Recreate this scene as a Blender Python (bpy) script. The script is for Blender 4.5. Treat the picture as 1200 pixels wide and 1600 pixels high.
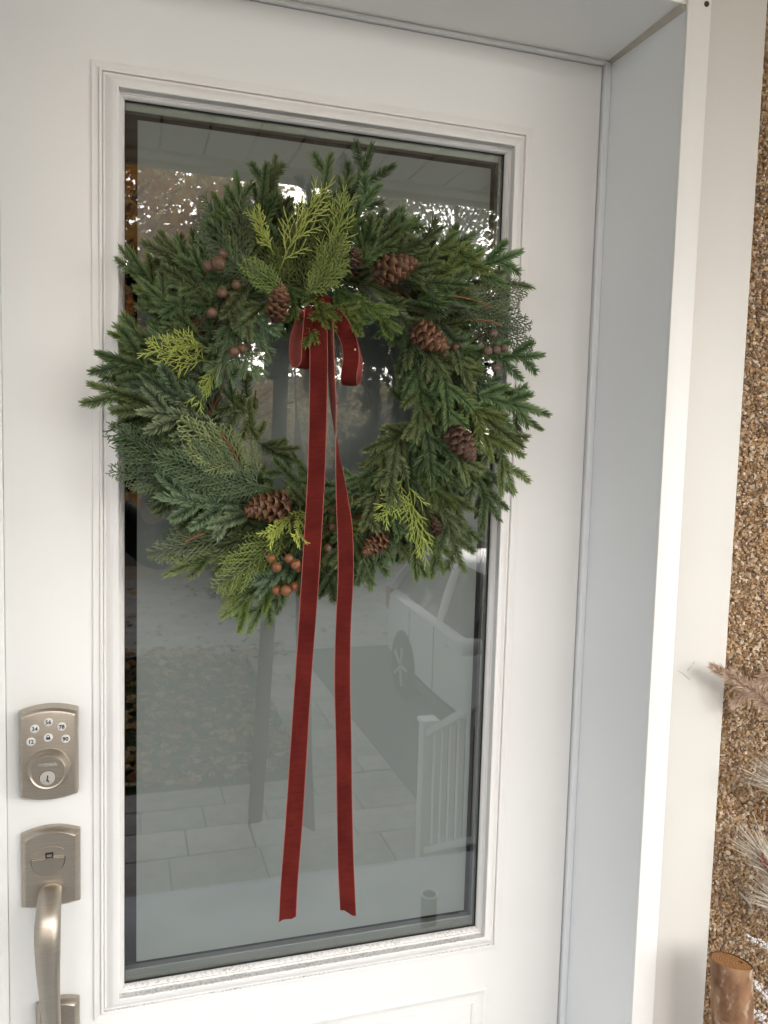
import bpy, bmesh, math, random
import numpy as np
from mathutils import Vector, Matrix, Quaternion

random.seed(11)
rng = np.random.default_rng(11)
scene = bpy.context.scene
col = scene.collection
for o in list(bpy.data.objects):
    bpy.data.objects.remove(o)

# ------------------------------------------------------------------ camera
cam_data = bpy.data.cameras.new('camera')
cam_data.sensor_fit = 'VERTICAL'
cam_data.sensor_height = 24.0
cam_data.lens = 24.0 * 1280.0 / 1600.0
cam_data.clip_start = 0.01
cam_data.clip_end = 2000.0
cam = bpy.data.objects.new('camera', cam_data)
col.objects.link(cam)
_R = Vector((0.95351114, -0.30015387, 0.02691011))
_U = Vector((-0.00031618, 0.08829975, 0.99609390))
_F = Vector((0.30135759, 0.94979514, -0.0840999))
cam.matrix_world = Matrix(((_R.x, _U.x, -_F.x, 0.04092),
                           (_R.y, _U.y, -_F.y, -1.14176),
                           (_R.z, _U.z, -_F.z, 1.46947),
                           (0, 0, 0, 1)))
scene.camera = cam

# ------------------------------------------------------------------ world, sun, exposure
SUN_DIR = Vector((0.25, -1.0, 0.32)).normalized()      # towards the sun, soft behind cloud
world = bpy.data.worlds.new('World')
scene.world = world
world.use_nodes = True
wn = world.node_tree
wn.nodes.clear()
sky = wn.nodes.new('ShaderNodeTexSky')
sky.sky_type = 'NISHITA'
sky.sun_disc = False
sky.sun_elevation = math.asin(SUN_DIR.z)
sky.sun_rotation = math.atan2(SUN_DIR.x, SUN_DIR.y)
sky.air_density = 1.0
sky.dust_density = 1.0
sky.ozone_density = 1.0
hsv = wn.nodes.new('ShaderNodeHueSaturation')            # thin overcast: the blue is washed out
hsv.inputs['Saturation'].default_value = 0.2
bgn = wn.nodes.new('ShaderNodeBackground')
bgn.inputs['Strength'].default_value = 0.15
won = wn.nodes.new('ShaderNodeOutputWorld')
wn.links.new(sky.outputs[0], hsv.inputs['Color'])
wn.links.new(hsv.outputs[0], bgn.inputs['Color'])
wn.links.new(bgn.outputs[0], won.inputs['Surface'])
sun_data = bpy.data.lights.new('sun', 'SUN')
sun_data.energy = 0.5
sun_data.angle = math.radians(65)
sun_data.color = (1.0, 0.94, 0.86)
sun = bpy.data.objects.new('sun', sun_data)
col.objects.link(sun)
sun.rotation_euler = SUN_DIR.to_track_quat('Z', 'Y').to_euler()
sun.location = (6, -12, 12)

scene.view_settings.view_transform = 'Standard'
scene.view_settings.look = 'None'
scene.view_settings.exposure = 2.03
scene.view_settings.gamma = 1.0
scene.view_settings.use_curve_mapping = False
scene.render.engine = 'CYCLES'
scene.cycles.use_denoising = True
try:
    scene.cycles.denoiser = 'OPENIMAGEDENOISE'
    scene.cycles.denoising_input_passes = 'RGB_ALBEDO_NORMAL'
except Exception:
    pass
scene.cycles.max_bounces = 7
scene.cycles.diffuse_bounces = 4
scene.cycles.glossy_bounces = 3
scene.cycles.use_adaptive_sampling = True
scene.cycles.adaptive_threshold = 0.02
scene.cycles.transparent_max_bounces = 8
scene.cycles.caustics_reflective = False
scene.cycles.caustics_refractive = False

# ------------------------------------------------------------------ materials
def nodes_of(name):
    m = bpy.data.materials.new(name)
    m.use_nodes = True
    nt = m.node_tree
    return m, nt, nt.nodes['Principled BSDF']

def noise_col(nt, c0, c1, scale, detail=4.0, lo=0.35, hi=0.65, coord='Object', stretch=None):
    tc = nt.nodes.new('ShaderNodeTexCoord')
    n = nt.nodes.new('ShaderNodeTexNoise')
    n.inputs['Scale'].default_value = scale
    n.inputs['Detail'].default_value = detail
    src = tc.outputs[coord]
    if stretch:
        mp = nt.nodes.new('ShaderNodeMapping')
        mp.inputs['Scale'].default_value = stretch
        nt.links.new(src, mp.inputs['Vector'])
        src = mp.outputs[0]
    nt.links.new(src, n.inputs['Vector'])
    r = nt.nodes.new('ShaderNodeValToRGB')
    r.color_ramp.elements[0].position = lo
    r.color_ramp.elements[1].position = hi
    r.color_ramp.elements[0].color = (*c0, 1)
    r.color_ramp.elements[1].color = (*c1, 1)
    nt.links.new(n.outputs['Fac'], r.inputs['Fac'])
    return r.outputs['Color'], src

def add_bump(nt, b, scale, strength, dist=0.001, coord=None, detail=6.0, stretch=None):
    n = nt.nodes.new('ShaderNodeTexNoise')
    n.inputs['Scale'].default_value = scale
    n.inputs['Detail'].default_value = detail
    tc = nt.nodes.new('ShaderNodeTexCoord')
    src = tc.outputs['Object']
    if stretch:
        mp = nt.nodes.new('ShaderNodeMapping')
        mp.inputs['Scale'].default_value = stretch
        nt.links.new(src, mp.inputs['Vector'])
        src = mp.outputs[0]
    nt.links.new(src, n.inputs['Vector'])
    bp = nt.nodes.new('ShaderNodeBump')
    bp.inputs['Strength'].default_value = strength
    bp.inputs['Distance'].default_value = dist
    nt.links.new(n.outputs['Fac'], bp.inputs['Height'])
    nt.links.new(bp.outputs[0], b.inputs['Normal'])

def mat(name, c, rough=0.5, metal=0.0, var=0.0, vscale=20.0, bump=None, spec=0.5, stretch=None, sheen=0.0, c2=None):
    m, nt, b = nodes_of(name)
    b.inputs['Roughness'].default_value = rough
    b.inputs['Metallic'].default_value = metal
    b.inputs['Specular IOR Level'].default_value = spec
    if sheen:
        b.inputs['Sheen Weight'].default_value = sheen
        b.inputs['Sheen Roughness'].default_value = 0.4
    if c2 is not None:
        out, _ = noise_col(nt, c, c2, vscale, stretch=stretch)
        nt.links.new(out, b.inputs['Base Color'])
    elif var:
        out, _ = noise_col(nt, tuple(x * (1 - var) for x in c), tuple(min(1, x * (1 + var)) for x in c), vscale, stretch=stretch)
        nt.links.new(out, b.inputs['Base Color'])
    else:
        b.inputs['Base Color'].default_value = (*c, 1)
    if bump:
        add_bump(nt, b, bump[0], bump[1], bump[2] if len(bump) > 2 else 0.001, stretch=stretch)
    return m

def mat_attr(name, attr='col', rough=0.8, spec=0.3, bump=None):
    m, nt, b = nodes_of(name)
    a = nt.nodes.new('ShaderNodeAttribute')
    a.attribute_name = attr
    nt.links.new(a.outputs['Color'], b.inputs['Base Color'])
    b.inputs['Roughness'].default_value = rough
    b.inputs['Specular IOR Level'].default_value = spec
    if bump:
        add_bump(nt, b, *bump)
    return m

def mat_paint(name, c, rough=0.42, specks=True, dirt=False, smudge=0.05):
    """white paint: faint smudges, tiny dark specks, optional grime on upward ledges"""
    m, nt, b = nodes_of(name)
    L = nt.links.new
    base, src = noise_col(nt, tuple(x * (1 - smudge) for x in c), c, 3.0, 6.0, 0.3, 0.7)
    cur = base
    def mix(fac, colour, prev):
        mx = nt.nodes.new('ShaderNodeMix'); mx.data_type = 'RGBA'
        L(fac, mx.inputs['Factor']); L(prev, mx.inputs['A'])
        mx.inputs['B'].default_value = (*colour, 1)
        return mx.outputs['Result']
    def math_n(op, a, v):
        n = nt.nodes.new('ShaderNodeMath'); n.operation = op; n.use_clamp = True
        L(a, n.inputs[0])
        if isinstance(v, (int, float)): n.inputs[1].default_value = v
        else: L(v, n.inputs[1])
        return n.outputs[0]
    if specks:
        vo = nt.nodes.new('ShaderNodeTexVoronoi'); vo.inputs['Scale'].default_value = 11.0
        L(src, vo.inputs['Vector'])
        near = math_n('LESS_THAN', vo.outputs['Distance'], 0.0135)
        sep = nt.nodes.new('ShaderNodeSeparateColor'); L(vo.outputs['Color'], sep.inputs[0])
        some = math_n('LESS_THAN', sep.outputs[0], 0.55)
        cur = mix(math_n('MULTIPLY', near, some), (0.12, 0.09, 0.06), cur)
        vo2 = nt.nodes.new('ShaderNodeTexVoronoi'); vo2.inputs['Scale'].default_value = 5.0
        L(src, vo2.inputs['Vector'])
        halo = math_n('LESS_THAN', vo2.outputs['Distance'], 0.012)
        cur = mix(math_n('MULTIPLY', halo, 0.45), (0.35, 0.28, 0.2), cur)
    if dirt:
        geo = nt.nodes.new('ShaderNodeNewGeometry')
        sx = nt.nodes.new('ShaderNodeSeparateXYZ'); L(geo.outputs['True Normal'], sx.inputs[0])
        up = math_n('MULTIPLY', math_n('SUBTRACT', sx.outputs['Z'], 0.12), 1.6)
        n1 = nt.nodes.new('ShaderNodeTexNoise'); n1.inputs['Scale'].default_value = 260.0; n1.inputs['Detail'].default_value = 8.0
        n1.inputs['Roughness'].default_value = 0.75
        L(src, n1.inputs['Vector'])
        th = nt.nodes.new('ShaderNodeMapRange')
        th.inputs['From Min'].default_value = 0.47; th.inputs['From Max'].default_value = 0.60
        L(n1.outputs['Fac'], th.inputs['Value'])
        n2 = nt.nodes.new('ShaderNodeTexNoise'); n2.inputs['Scale'].default_value = 14.0
        L(src, n2.inputs['Vector'])
        pat = nt.nodes.new('ShaderNodeMapRange')
        pat.inputs['From Min'].default_value = 0.35; pat.inputs['From Max'].default_value = 0.6
        pat.inputs['To Min'].default_value = 0.25
        L(n2.outputs['Fac'], pat.inputs['Value'])
        f = math_n('MULTIPLY', math_n('MULTIPLY', up, th.outputs[0]), pat.outputs[0])
        cur = mix(f, (0.36, 0.32, 0.265), cur)
    L(cur, b.inputs['Base Color'])
    b.inputs['Roughness'].default_value = rough
    b.inputs['Specular IOR Level'].default_value = 0.4
    add_bump(nt, b, 90.0, 0.06, 0.001)
    return m

WHITE = (0.80, 0.796, 0.778)
m_door = mat_paint('door_paint', WHITE)
m_mould = mat_paint('moulding_paint', (0.80, 0.785, 0.765), 0.35, specks=False)
m_mould_dirty = mat_paint('moulding_paint_grimy', (0.82, 0.81, 0.80), 0.4, specks=False, dirt=True)
m_jamb = mat_paint('jamb_aluminium_paint', (0.80, 0.815, 0.83), 0.38)
m_trim = mat_paint('trim_paint', (0.83, 0.82, 0.80), 0.4)
m_casing = mat_paint('casing_paint', (0.69, 0.67, 0.63), 0.45)
m_caulk = mat('caulk', (0.50, 0.46, 0.40), 0.8, var=0.25, vscale=60, bump=(200, 0.4))
m_rubber = mat('dark_gasket', (0.02, 0.02, 0.02), 0.6)
m_spacer = mat('spacer_aluminium', (0.26, 0.255, 0.24), 0.42, metal=0.7)
m_film = mat('frosted_film', (0.262, 0.260, 0.256), 0.9, spec=0.05, var=0.02, vscale=2)
m_dark = mat('dark_interior', (0.018, 0.017, 0.016), 0.9, spec=0.1)
m_nickel = None
def make_nickel():
    m, nt, b = nodes_of('brushed_nickel')
    out, _ = noise_col(nt, (0.45, 0.40, 0.335), (0.52, 0.465, 0.395), 1.0, 6.0, 0.3, 0.7, stretch=(40, 40, 900))
    nt.links.new(out, b.inputs['Base Color'])
    b.inputs['Metallic'].default_value = 1.0
    b.inputs['Roughness'].default_value = 0.42
    b.inputs['Anisotropic'].default_value = 0.4
    add_bump(nt, b, 1.0, 0.03, 0.0004, stretch=(60, 60, 2500))
    return m
m_nickel = make_nickel()
m_button = mat('button_grey', (0.62, 0.62, 0.61), 0.45)
m_ink = mat('black_ink', (0.015, 0.015, 0.015), 0.6)
m_cyl = mat('lock_cylinder_nickel', (0.62, 0.60, 0.55), 0.5, metal=0.85)

def make_glass():
    m, nt, b = nodes_of('window_glass')
    nt.nodes.remove(b)
    L = nt.links.new
    out = nt.nodes['Material Output']
    lw = nt.nodes.new('ShaderNodeLayerWeight'); lw.inputs['Blend'].default_value = 0.5
    pw = nt.nodes.new('ShaderNodeMath'); pw.operation = 'POWER'; pw.inputs[1].default_value = 5.0
    L(lw.outputs['Facing'], pw.inputs[0])
    mr = nt.nodes.new('ShaderNodeMapRange')
    mr.inputs['To Min'].default_value = GLASS_R; mr.inputs['To Max'].default_value = 1.0
    L(pw.outputs[0], mr.inputs['Value'])
    tr = nt.nodes.new('ShaderNodeBsdfTransparent'); tr.inputs[0].default_value = (0.955, 0.96, 0.968, 1)
    gl = nt.nodes.new('ShaderNodeBsdfGlossy'); gl.inputs['Roughness'].default_value = 0.012
    n = nt.nodes.new('ShaderNodeTexNoise'); n.inputs['Scale'].default_value = 4.5; n.inputs['Detail'].default_value = 1.0
    tc = nt.nodes.new('ShaderNodeTexCoord'); L(tc.outputs['Object'], n.inputs['Vector'])
    bp = nt.nodes.new('ShaderNodeBump'); bp.inputs['Strength'].default_value = 0.25; bp.inputs['Distance'].default_value = 0.0004
    L(n.outputs['Fac'], bp.inputs['Height']); L(bp.outputs[0], gl.inputs['Normal'])
    mx = nt.nodes.new('ShaderNodeMixShader')
    L(mr.outputs[0], mx.inputs[0]); L(tr.outputs[0], mx.inputs[1]); L(gl.outputs[0], mx.inputs[2])
    L(mx.outputs[0], out.inputs['Surface'])
    return m
GLASS_R = 0.16
m_glass = make_glass()
m_clear, _nt, _b = nodes_of('glass_edge')
_nt.nodes.remove(_b)
_tr = _nt.nodes.new('ShaderNodeBsdfTransparent'); _tr.inputs[0].default_value = (0.9, 0.96, 0.93, 1)
_nt.links.new(_tr.outputs[0], _nt.nodes['Material Output'].inputs['Surface'])

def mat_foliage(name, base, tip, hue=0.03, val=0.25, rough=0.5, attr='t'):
    """plastic needles: two-tone with paler tips, stem end darkened further as painted shade; each sprig a slightly different dye"""
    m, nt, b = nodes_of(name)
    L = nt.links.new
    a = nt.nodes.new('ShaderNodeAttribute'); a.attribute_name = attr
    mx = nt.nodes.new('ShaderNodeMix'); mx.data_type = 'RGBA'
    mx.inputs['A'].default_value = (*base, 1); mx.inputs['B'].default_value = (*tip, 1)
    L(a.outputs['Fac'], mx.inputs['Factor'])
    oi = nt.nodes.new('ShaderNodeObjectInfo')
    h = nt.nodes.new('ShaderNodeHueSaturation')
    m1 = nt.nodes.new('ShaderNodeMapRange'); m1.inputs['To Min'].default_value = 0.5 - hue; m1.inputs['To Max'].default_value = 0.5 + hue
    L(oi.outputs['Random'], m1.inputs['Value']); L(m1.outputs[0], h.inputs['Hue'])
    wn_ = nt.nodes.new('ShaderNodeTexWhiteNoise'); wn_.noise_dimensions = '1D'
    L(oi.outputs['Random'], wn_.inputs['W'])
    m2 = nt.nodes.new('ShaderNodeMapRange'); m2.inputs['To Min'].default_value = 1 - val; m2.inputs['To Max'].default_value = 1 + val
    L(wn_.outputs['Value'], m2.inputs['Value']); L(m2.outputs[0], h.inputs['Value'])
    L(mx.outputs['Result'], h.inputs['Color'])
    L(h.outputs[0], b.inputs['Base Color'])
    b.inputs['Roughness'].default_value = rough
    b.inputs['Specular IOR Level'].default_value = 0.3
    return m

m_spruce = mat_foliage('spruce_needles', (0.013, 0.024, 0.008), (0.150, 0.206, 0.076), val=0.35)  # stem tone goes darker than the dye, painting shade into gaps between needles
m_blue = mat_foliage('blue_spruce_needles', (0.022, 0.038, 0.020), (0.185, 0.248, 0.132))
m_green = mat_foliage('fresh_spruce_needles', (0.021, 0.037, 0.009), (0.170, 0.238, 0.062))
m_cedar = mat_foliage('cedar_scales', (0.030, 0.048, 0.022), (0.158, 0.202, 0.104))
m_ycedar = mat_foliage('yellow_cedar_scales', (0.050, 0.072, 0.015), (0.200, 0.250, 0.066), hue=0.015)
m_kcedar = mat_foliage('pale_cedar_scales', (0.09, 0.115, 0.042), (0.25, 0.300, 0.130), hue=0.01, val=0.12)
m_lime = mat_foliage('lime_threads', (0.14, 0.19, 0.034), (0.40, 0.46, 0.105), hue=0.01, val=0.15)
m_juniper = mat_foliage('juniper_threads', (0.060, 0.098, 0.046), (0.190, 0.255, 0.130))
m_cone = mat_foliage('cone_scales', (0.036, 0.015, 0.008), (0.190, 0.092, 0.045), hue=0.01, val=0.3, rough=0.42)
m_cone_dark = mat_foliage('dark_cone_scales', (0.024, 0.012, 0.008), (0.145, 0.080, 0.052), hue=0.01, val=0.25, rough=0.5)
m_vine = mat('vine_bark', (0.08, 0.035, 0.016), 0.8, c2=(0.17, 0.08, 0.035), vscale=80, bump=(200, 0.5))
m_twig = mat('orange_twig', (0.12, 0.045, 0.016), 0.7, c2=(0.21, 0.085, 0.032), vscale=120, bump=(300, 0.4))
m_berry = mat('berry_skin', (0.055, 0.030, 0.018), 0.33, c2=(0.17, 0.090, 0.046), vscale=160, bump=(220, 0.35))
m_berry_grey = mat('bloomed_berry_skin', (0.060, 0.034, 0.027), 0.4, c2=(0.18, 0.115, 0.09), vscale=160, bump=(220, 0.35))
m_berry_orange = mat('orange_berry_skin', (0.11, 0.036, 0.014), 0.3, c2=(0.29, 0.115, 0.04), vscale=150, bump=(220, 0.35))

def make_velvet():
    m, nt, b = nodes_of('red_velvet')
    L = nt.links.new
    out, src = noise_col(nt, (0.074, 0.0085, 0.0068), (0.124, 0.0160, 0.0120), 24.0, 5.0, 0.3, 0.7)
    wv = nt.nodes.new('ShaderNodeTexNoise'); wv.inputs['Scale'].default_value = 1.0; wv.inputs['Detail'].default_value = 4.0
    mpv = nt.nodes.new('ShaderNodeMapping'); mpv.inputs['Scale'].default_value = (60, 60, 420)
    L(src, mpv.inputs['Vector']); L(mpv.outputs[0], wv.inputs['Vector'])
    mx = nt.nodes.new('ShaderNodeMix'); mx.data_type = 'RGBA'; mx.blend_type = 'MULTIPLY'
    mx.inputs['Factor'].default_value = 0.4
    wr = nt.nodes.new('ShaderNodeMapRange'); wr.inputs['From Min'].default_value = 0.3; wr.inputs['From Max'].default_value = 0.7; wr.inputs['To Min'].default_value = 0.45; wr.inputs['To Max'].default_value = 1.0
    L(wv.outputs['Fac'], wr.inputs['Value'])
    L(out, mx.inputs['A']); L(wr.outputs[0], mx.inputs['B'])
    # white lint
    vo = nt.nodes.new('ShaderNodeTexVoronoi'); vo.inputs['Scale'].default_value = 26.0
    L(src, vo.inputs['Vector'])
    lt = nt.nodes.new('ShaderNodeMath'); lt.operation = 'LESS_THAN'; lt.inputs[1].default_value = 0.03
    L(vo.outputs['Distance'], lt.inputs[0])
    m2 = nt.nodes.new('ShaderNodeMix'); m2.data_type = 'RGBA'
    m2.inputs['B'].default_value = (0.6, 0.5, 0.45, 1)
    L(lt.outputs[0], m2.inputs['Factor']); L(mx.outputs['Result'], m2.inputs['A'])
    L(m2.outputs['Result'], b.inputs['Base Color'])
    b.inputs['Roughness'].default_value = 0.95
    b.inputs['Specular IOR Level'].default_value = 0.1
    b.inputs['Sheen Weight'].default_value = 0.35
    b.inputs['Sheen Roughness'].default_value = 0.35
    b.inputs['Sheen Tint'].default_value = (1.0, 0.35, 0.28, 1)
    add_bump(nt, b, 700.0, 0.25, 0.0006)
    return m
m_velvet = make_velvet()
m_satin = mat('ribbon_back', (0.30, 0.075, 0.06), 0.6, spec=0.3)
m_edge = mat('ribbon_edge', (0.34, 0.095, 0.075), 0.8)

# ------------------------------------------------------------------ mesh helpers
class MB:
    def __init__(self):
        self.v = []; self.f = []; self.n = 0; self.t = []; self.c = []; self.mi = []
    def add(self, verts, faces, t=None, c=None, mi=0):
        o = self.n
        self.v.extend([tuple(map(float, p)) for p in verts])
        self.f.extend([tuple(i + o for i in f) for f in faces])
        self.mi.extend([mi] * len(faces))
        k = len(verts)
        if t is not None:
            self.t.extend([float(t)] * k if np.isscalar(t) else list(map(float, t)))
        elif self.t:
            self.t.extend([0.0] * k)
        if c is not None:
            self.c.extend([c] * k if not isinstance(c, list) else c)
        self.n += k
    def box(self, x0, x1, y0, y1, z0, z1, mi=0, c=None):
        self.add([(x0, y0, z0), (x1, y0, z0), (x1, y1, z0), (x0, y1, z0), (x0, y0, z1), (x1, y0, z1), (x1, y1, z1), (x0, y1, z1)],
                 [(0, 3, 2, 1), (4, 5, 6, 7), (0, 1, 5, 4), (1, 2, 6, 5), (2, 3, 7, 6), (3, 0, 4, 7)], mi=mi, c=c)
    def tube(self, pts, radii, sides=6, t=None, cap=True, mi=0, flat=1.0):
        pts = [Vector(p) for p in pts]
        if np.isscalar(radii): radii = [radii] * len(pts)
        n = len(pts); vs = []; fs = []; tt = []
        ref = Vector((0.13, 0.21, 0.97))
        for i, p in enumerate(pts):
            T = (pts[min(i + 1, n - 1)] - pts[max(i - 1, 0)])
            T = T.normalized() if T.length > 1e-9 else Vector((0, 1, 0))
            A = T.cross(ref)
            if A.length < 1e-4: A = T.cross(Vector((1, 0, 0)))
            A.normalize(); B = T.cross(A)
            for k in range(sides):
                a = 2 * math.pi * k / sides
                vs.append(p + A * (math.cos(a) * radii[i]) + B * (math.sin(a) * radii[i] * flat))
                if t is not None: tt.append(t if np.isscalar(t) else t[i])
        for i in range(n - 1):
            for k in range(sides):
                k2 = (k + 1) % sides
                fs.append((i * sides + k, i * sides + k2, (i + 1) * sides + k2, (i + 1) * sides + k))
        if cap:
            fs.append(tuple(range(sides - 1, -1, -1)))
            fs.append(tuple((n - 1) * sides + k for k in range(sides)))
        self.add(vs, fs, tt if t is not None else None, mi=mi)
    def lathe(self, prof, sides=32, mi=0, axis='z', centre=(0, 0, 0), cap=True):
        vs = []; fs = []
        for r, h in prof:
            for k in range(sides):
                a = 2 * math.pi * k / sides
                if axis == 'z': p = (r * math.cos(a), r * math.sin(a), h)
                elif axis == 'y': p = (r * math.cos(a), h, r * math.sin(a))
                else: p = (h, r * math.cos(a), r * math.sin(a))
                vs.append((p[0] + centre[0], p[1] + centre[1], p[2] + centre[2]))
        for i in range(len(prof) - 1):
            for k in range(sides):
                k2 = (k + 1) % sides
                fs.append((i * sides + k, i * sides + k2, (i + 1) * sides + k2, (i + 1) * sides + k))
        if cap:
            fs.append(tuple(range(sides - 1, -1, -1)))
            fs.append(tuple((len(prof) - 1) * sides + k for k in range(sides)))
        self.add(vs, fs, mi=mi)
    def mesh(self, name, mats):
        me = bpy.data.meshes.new(name)
        me.from_pydata(self.v, [], self.f)
        for m in (mats if isinstance(mats, (list, tuple)) else [mats]):
            me.materials.append(m)
        if any(self.mi):
            me.polygons.foreach_set('material_index', self.mi)
        if self.t and len(self.t) == self.n:
            a = me.attributes.new('t', 'FLOAT', 'POINT'); a.data.foreach_set('value', self.t)
        if self.c and len(self.c) == self.n:
            a = me.attributes.new('col', 'FLOAT_COLOR', 'POINT')
            a.data.foreach_set('color', np.array([(*x, 1.0) for x in self.c], dtype=np.float32).ravel())
        me.update()
        return me

def fix_normals(me):
    bm = bmesh.new(); bm.from_mesh(me)
    bmesh.ops.recalc_face_normals(bm, faces=bm.faces)
    bm.to_mesh(me); bm.free()

def smooth(me, ang=35):
    me.polygons.foreach_set('use_smooth', [True] * len(me.polygons))
    try:
        me.set_sharp_from_angle(angle=math.radians(ang))
    except Exception:
        pass

def link(name, me, parent=None, matrix=None):
    o = bpy.data.objects.new(name, me)
    col.objects.link(o)
    if parent is not None: o.parent = parent
    if matrix is not None: o.matrix_local = matrix
    return o

def part(name, mb, mats, parent=None, sm=None, bevel=0.0, recalc=True, seg=2):
    me = mb.mesh(name, mats)
    if recalc or bevel:
        bm = bmesh.new(); bm.from_mesh(me)
        if recalc: bmesh.ops.recalc_face_normals(bm, faces=bm.faces)
        if bevel:
            bmesh.ops.bevel(bm, geom=[e for e in bm.edges if e.is_manifold and e.calc_face_angle(0) > 0.5], offset=bevel, segments=seg, profile=0.5, affect='EDGES', clamp_overlap=True)
        bm.to_mesh(me); bm.free()
    if sm: smooth(me, sm)
    return link(name, me, parent)

def boxpart(name, b, m, parent=None, bevel=0.0):
    mb = MB(); mb.box(*b)
    return part(name, mb, m, parent, bevel=bevel, sm=40 if bevel else None)

def thing(name, label, cat, loc=(0, 0, 0), group=None, rz=0.0):
    o = bpy.data.objects.new(name, None)
    o.empty_display_size = 0.1
    col.objects.link(o)
    o.location = loc; o.rotation_euler = (0, 0, rz)
    o['label'] = label; o['category'] = cat
    if group: o['group'] = group
    return o

def tag(o, label=None, cat=None, group=None, kind=None):
    if label: o['label'] = label
    if cat: o['category'] = cat
    if group: o['group'] = group
    if kind: o['kind'] = kind
    return o

def text_mesh(name, s, size, m, parent, loc, bold=0.0, depth=0.0003, align='CENTER', rot=(math.pi / 2, 0, 0), squeeze=1.0):
    cu = bpy.data.curves.new(name, 'FONT')
    cu.body = s; cu.size = size; cu.align_x = align; cu.align_y = 'CENTER'
    cu.extrude = depth; cu.offset = bold; cu.resolution_u = 3
    tmp = bpy.data.objects.new(name + '_tmp', cu)
    col.objects.link(tmp)
    dg = bpy.context.evaluated_depsgraph_get()
    me = bpy.data.meshes.new_from_object(tmp.evaluated_get(dg))
    bpy.data.objects.remove(tmp); bpy.data.curves.remove(cu)
    me.name = name
    me.materials.clear(); me.materials.append(m)
    o = link(name, me, parent)
    o.location = loc; o.rotation_euler = rot; o.scale = (squeeze, 1, 1)
    return o

# ================================================================== SETTING: ground, porch, path, lawn, road
GZ = -1.12
m_concrete = mat('porch_concrete', (0.48, 0.515, 0.56), 0.85, var=0.10, vscale=6, bump=(60, 0.3))
m_asphalt = mat('driveway_asphalt', (0.085, 0.088, 0.092), 0.9, var=0.2, vscale=25, bump=(120, 0.5, 0.003))
m_road = mat('road_asphalt', (0.40, 0.39, 0.37), 0.9, var=0.15, vscale=4, bump=(90, 0.5, 0.003))
m_paver = mat('paver_stone', (0.34, 0.31, 0.28), 0.85, var=0.16, vscale=9, bump=(70, 0.4, 0.003))
m_paver2 = mat('paver_stone_pale', (0.42, 0.39, 0.36), 0.85, var=0.14, vscale=9, bump=(70, 0.4, 0.003))
m_sand = mat('joint_sand', (0.11, 0.10, 0.09), 0.95)
m_soil = mat('lawn_soil', (0.035, 0.045, 0.02), 0.95, c2=(0.06, 0.07, 0.03), vscale=8)
m_kerb = mat('kerb_concrete', (0.36, 0.35, 0.33), 0.85, var=0.1, vscale=10, bump=(60, 0.3))

def plane_obj(name, x0, x1, y0, y1, z, m):
    mb = MB(); mb.add([(x0, y0, z), (x1, y0, z), (x1, y1, z), (x0, y1, z)], [(0, 1, 2, 3)])
    return tag(part(name, mb, m, recalc=False), kind='structure')

plane_obj('ground', -600, 600, -1200, 60, GZ - 0.03, m_soil)
plane_obj('driveway', 2.09, 6.2, -8.6, 0.4, GZ - 0.006, m_asphalt)
plane_obj('road', -200, 200, -13.6, -8.75, GZ - 0.02, m_road)
kb = MB(); kb.box(-60, 2.09, -8.75, -8.6, GZ - 0.05, GZ + 0.02)
tag(part('near_kerb', kb, m_kerb, bevel=0.02), kind='structure')
kb = MB(); kb.box(-60, 60, -13.75, -13.6, GZ - 0.05, GZ + 0.08)
tag(part('far_kerb', kb, m_kerb, bevel=0.02), kind='structure')
kb = MB(); kb.box(-60, 60, -15.3, -13.75, GZ - 0.05, GZ + 0.075)
tag(part('far_pavement', kb, mat('pavement_concrete', (0.33, 0.27, 0.24), 0.9, var=0.15, vscale=3)), kind='structure')

floor = boxpart('porch_floor', (-2.4, 1.86, -1.67, -0.005, GZ - 0.05, -0.12), m_concrete, bevel=0.012)
tag(floor, kind='structure')
sb = MB()
for i in range(5):
    z = -0.12 - (i + 1) * (1.0 / 6)
    sb.box(-2.3, 1.86, -1.674 - 0.3 * (i + 1), -1.674 - 0.3 * i, GZ - 0.05, z)
tag(part('porch_stairs', sb, m_concrete), kind='structure')

bed = MB(); bed.box(-3.6, 2.085, -4.86, -3.18, GZ - 0.05, GZ - 0.014); bed.box(1.42, 2.085, -8.6, -4.862, GZ - 0.05, GZ - 0.014)
pave = tag(part('paved_path', bed, m_sand), kind='structure')
def paver(x0, x1, y0, y1, k):
    g = 0.006
    return boxpart('paver', (x0 + g, x1 - g, y0 + g, y1 - g, GZ - 0.04, GZ + random.uniform(-0.002, 0.002)), m_paver2 if k else m_paver, pave, bevel=0.006)
rows = [(-3.2, -3.46, 0), (-3.46, -3.86, 0), (-3.86, -4.22, 1), (-4.22, -4.54, 0), (-4.54, -4.85, 0)]
for ya, yb, k in rows:
    x = 2.08
    while x > -1.6:
        w = random.choice([0.42, 0.56, 0.68, 0.8])
        paver(x - w, x, yb, ya, k)
        x -= w
y = -4.86
while y > -8.3:
    d = random.choice([0.3, 0.4, 0.5])
    s = random.choice([1.62, 1.75, 1.85])
    paver(1.425, s, y - d, y, random.random() < 0.4); paver(s, 2.08, y - d, y, random.random() < 0.4)
    y -= d

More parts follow.
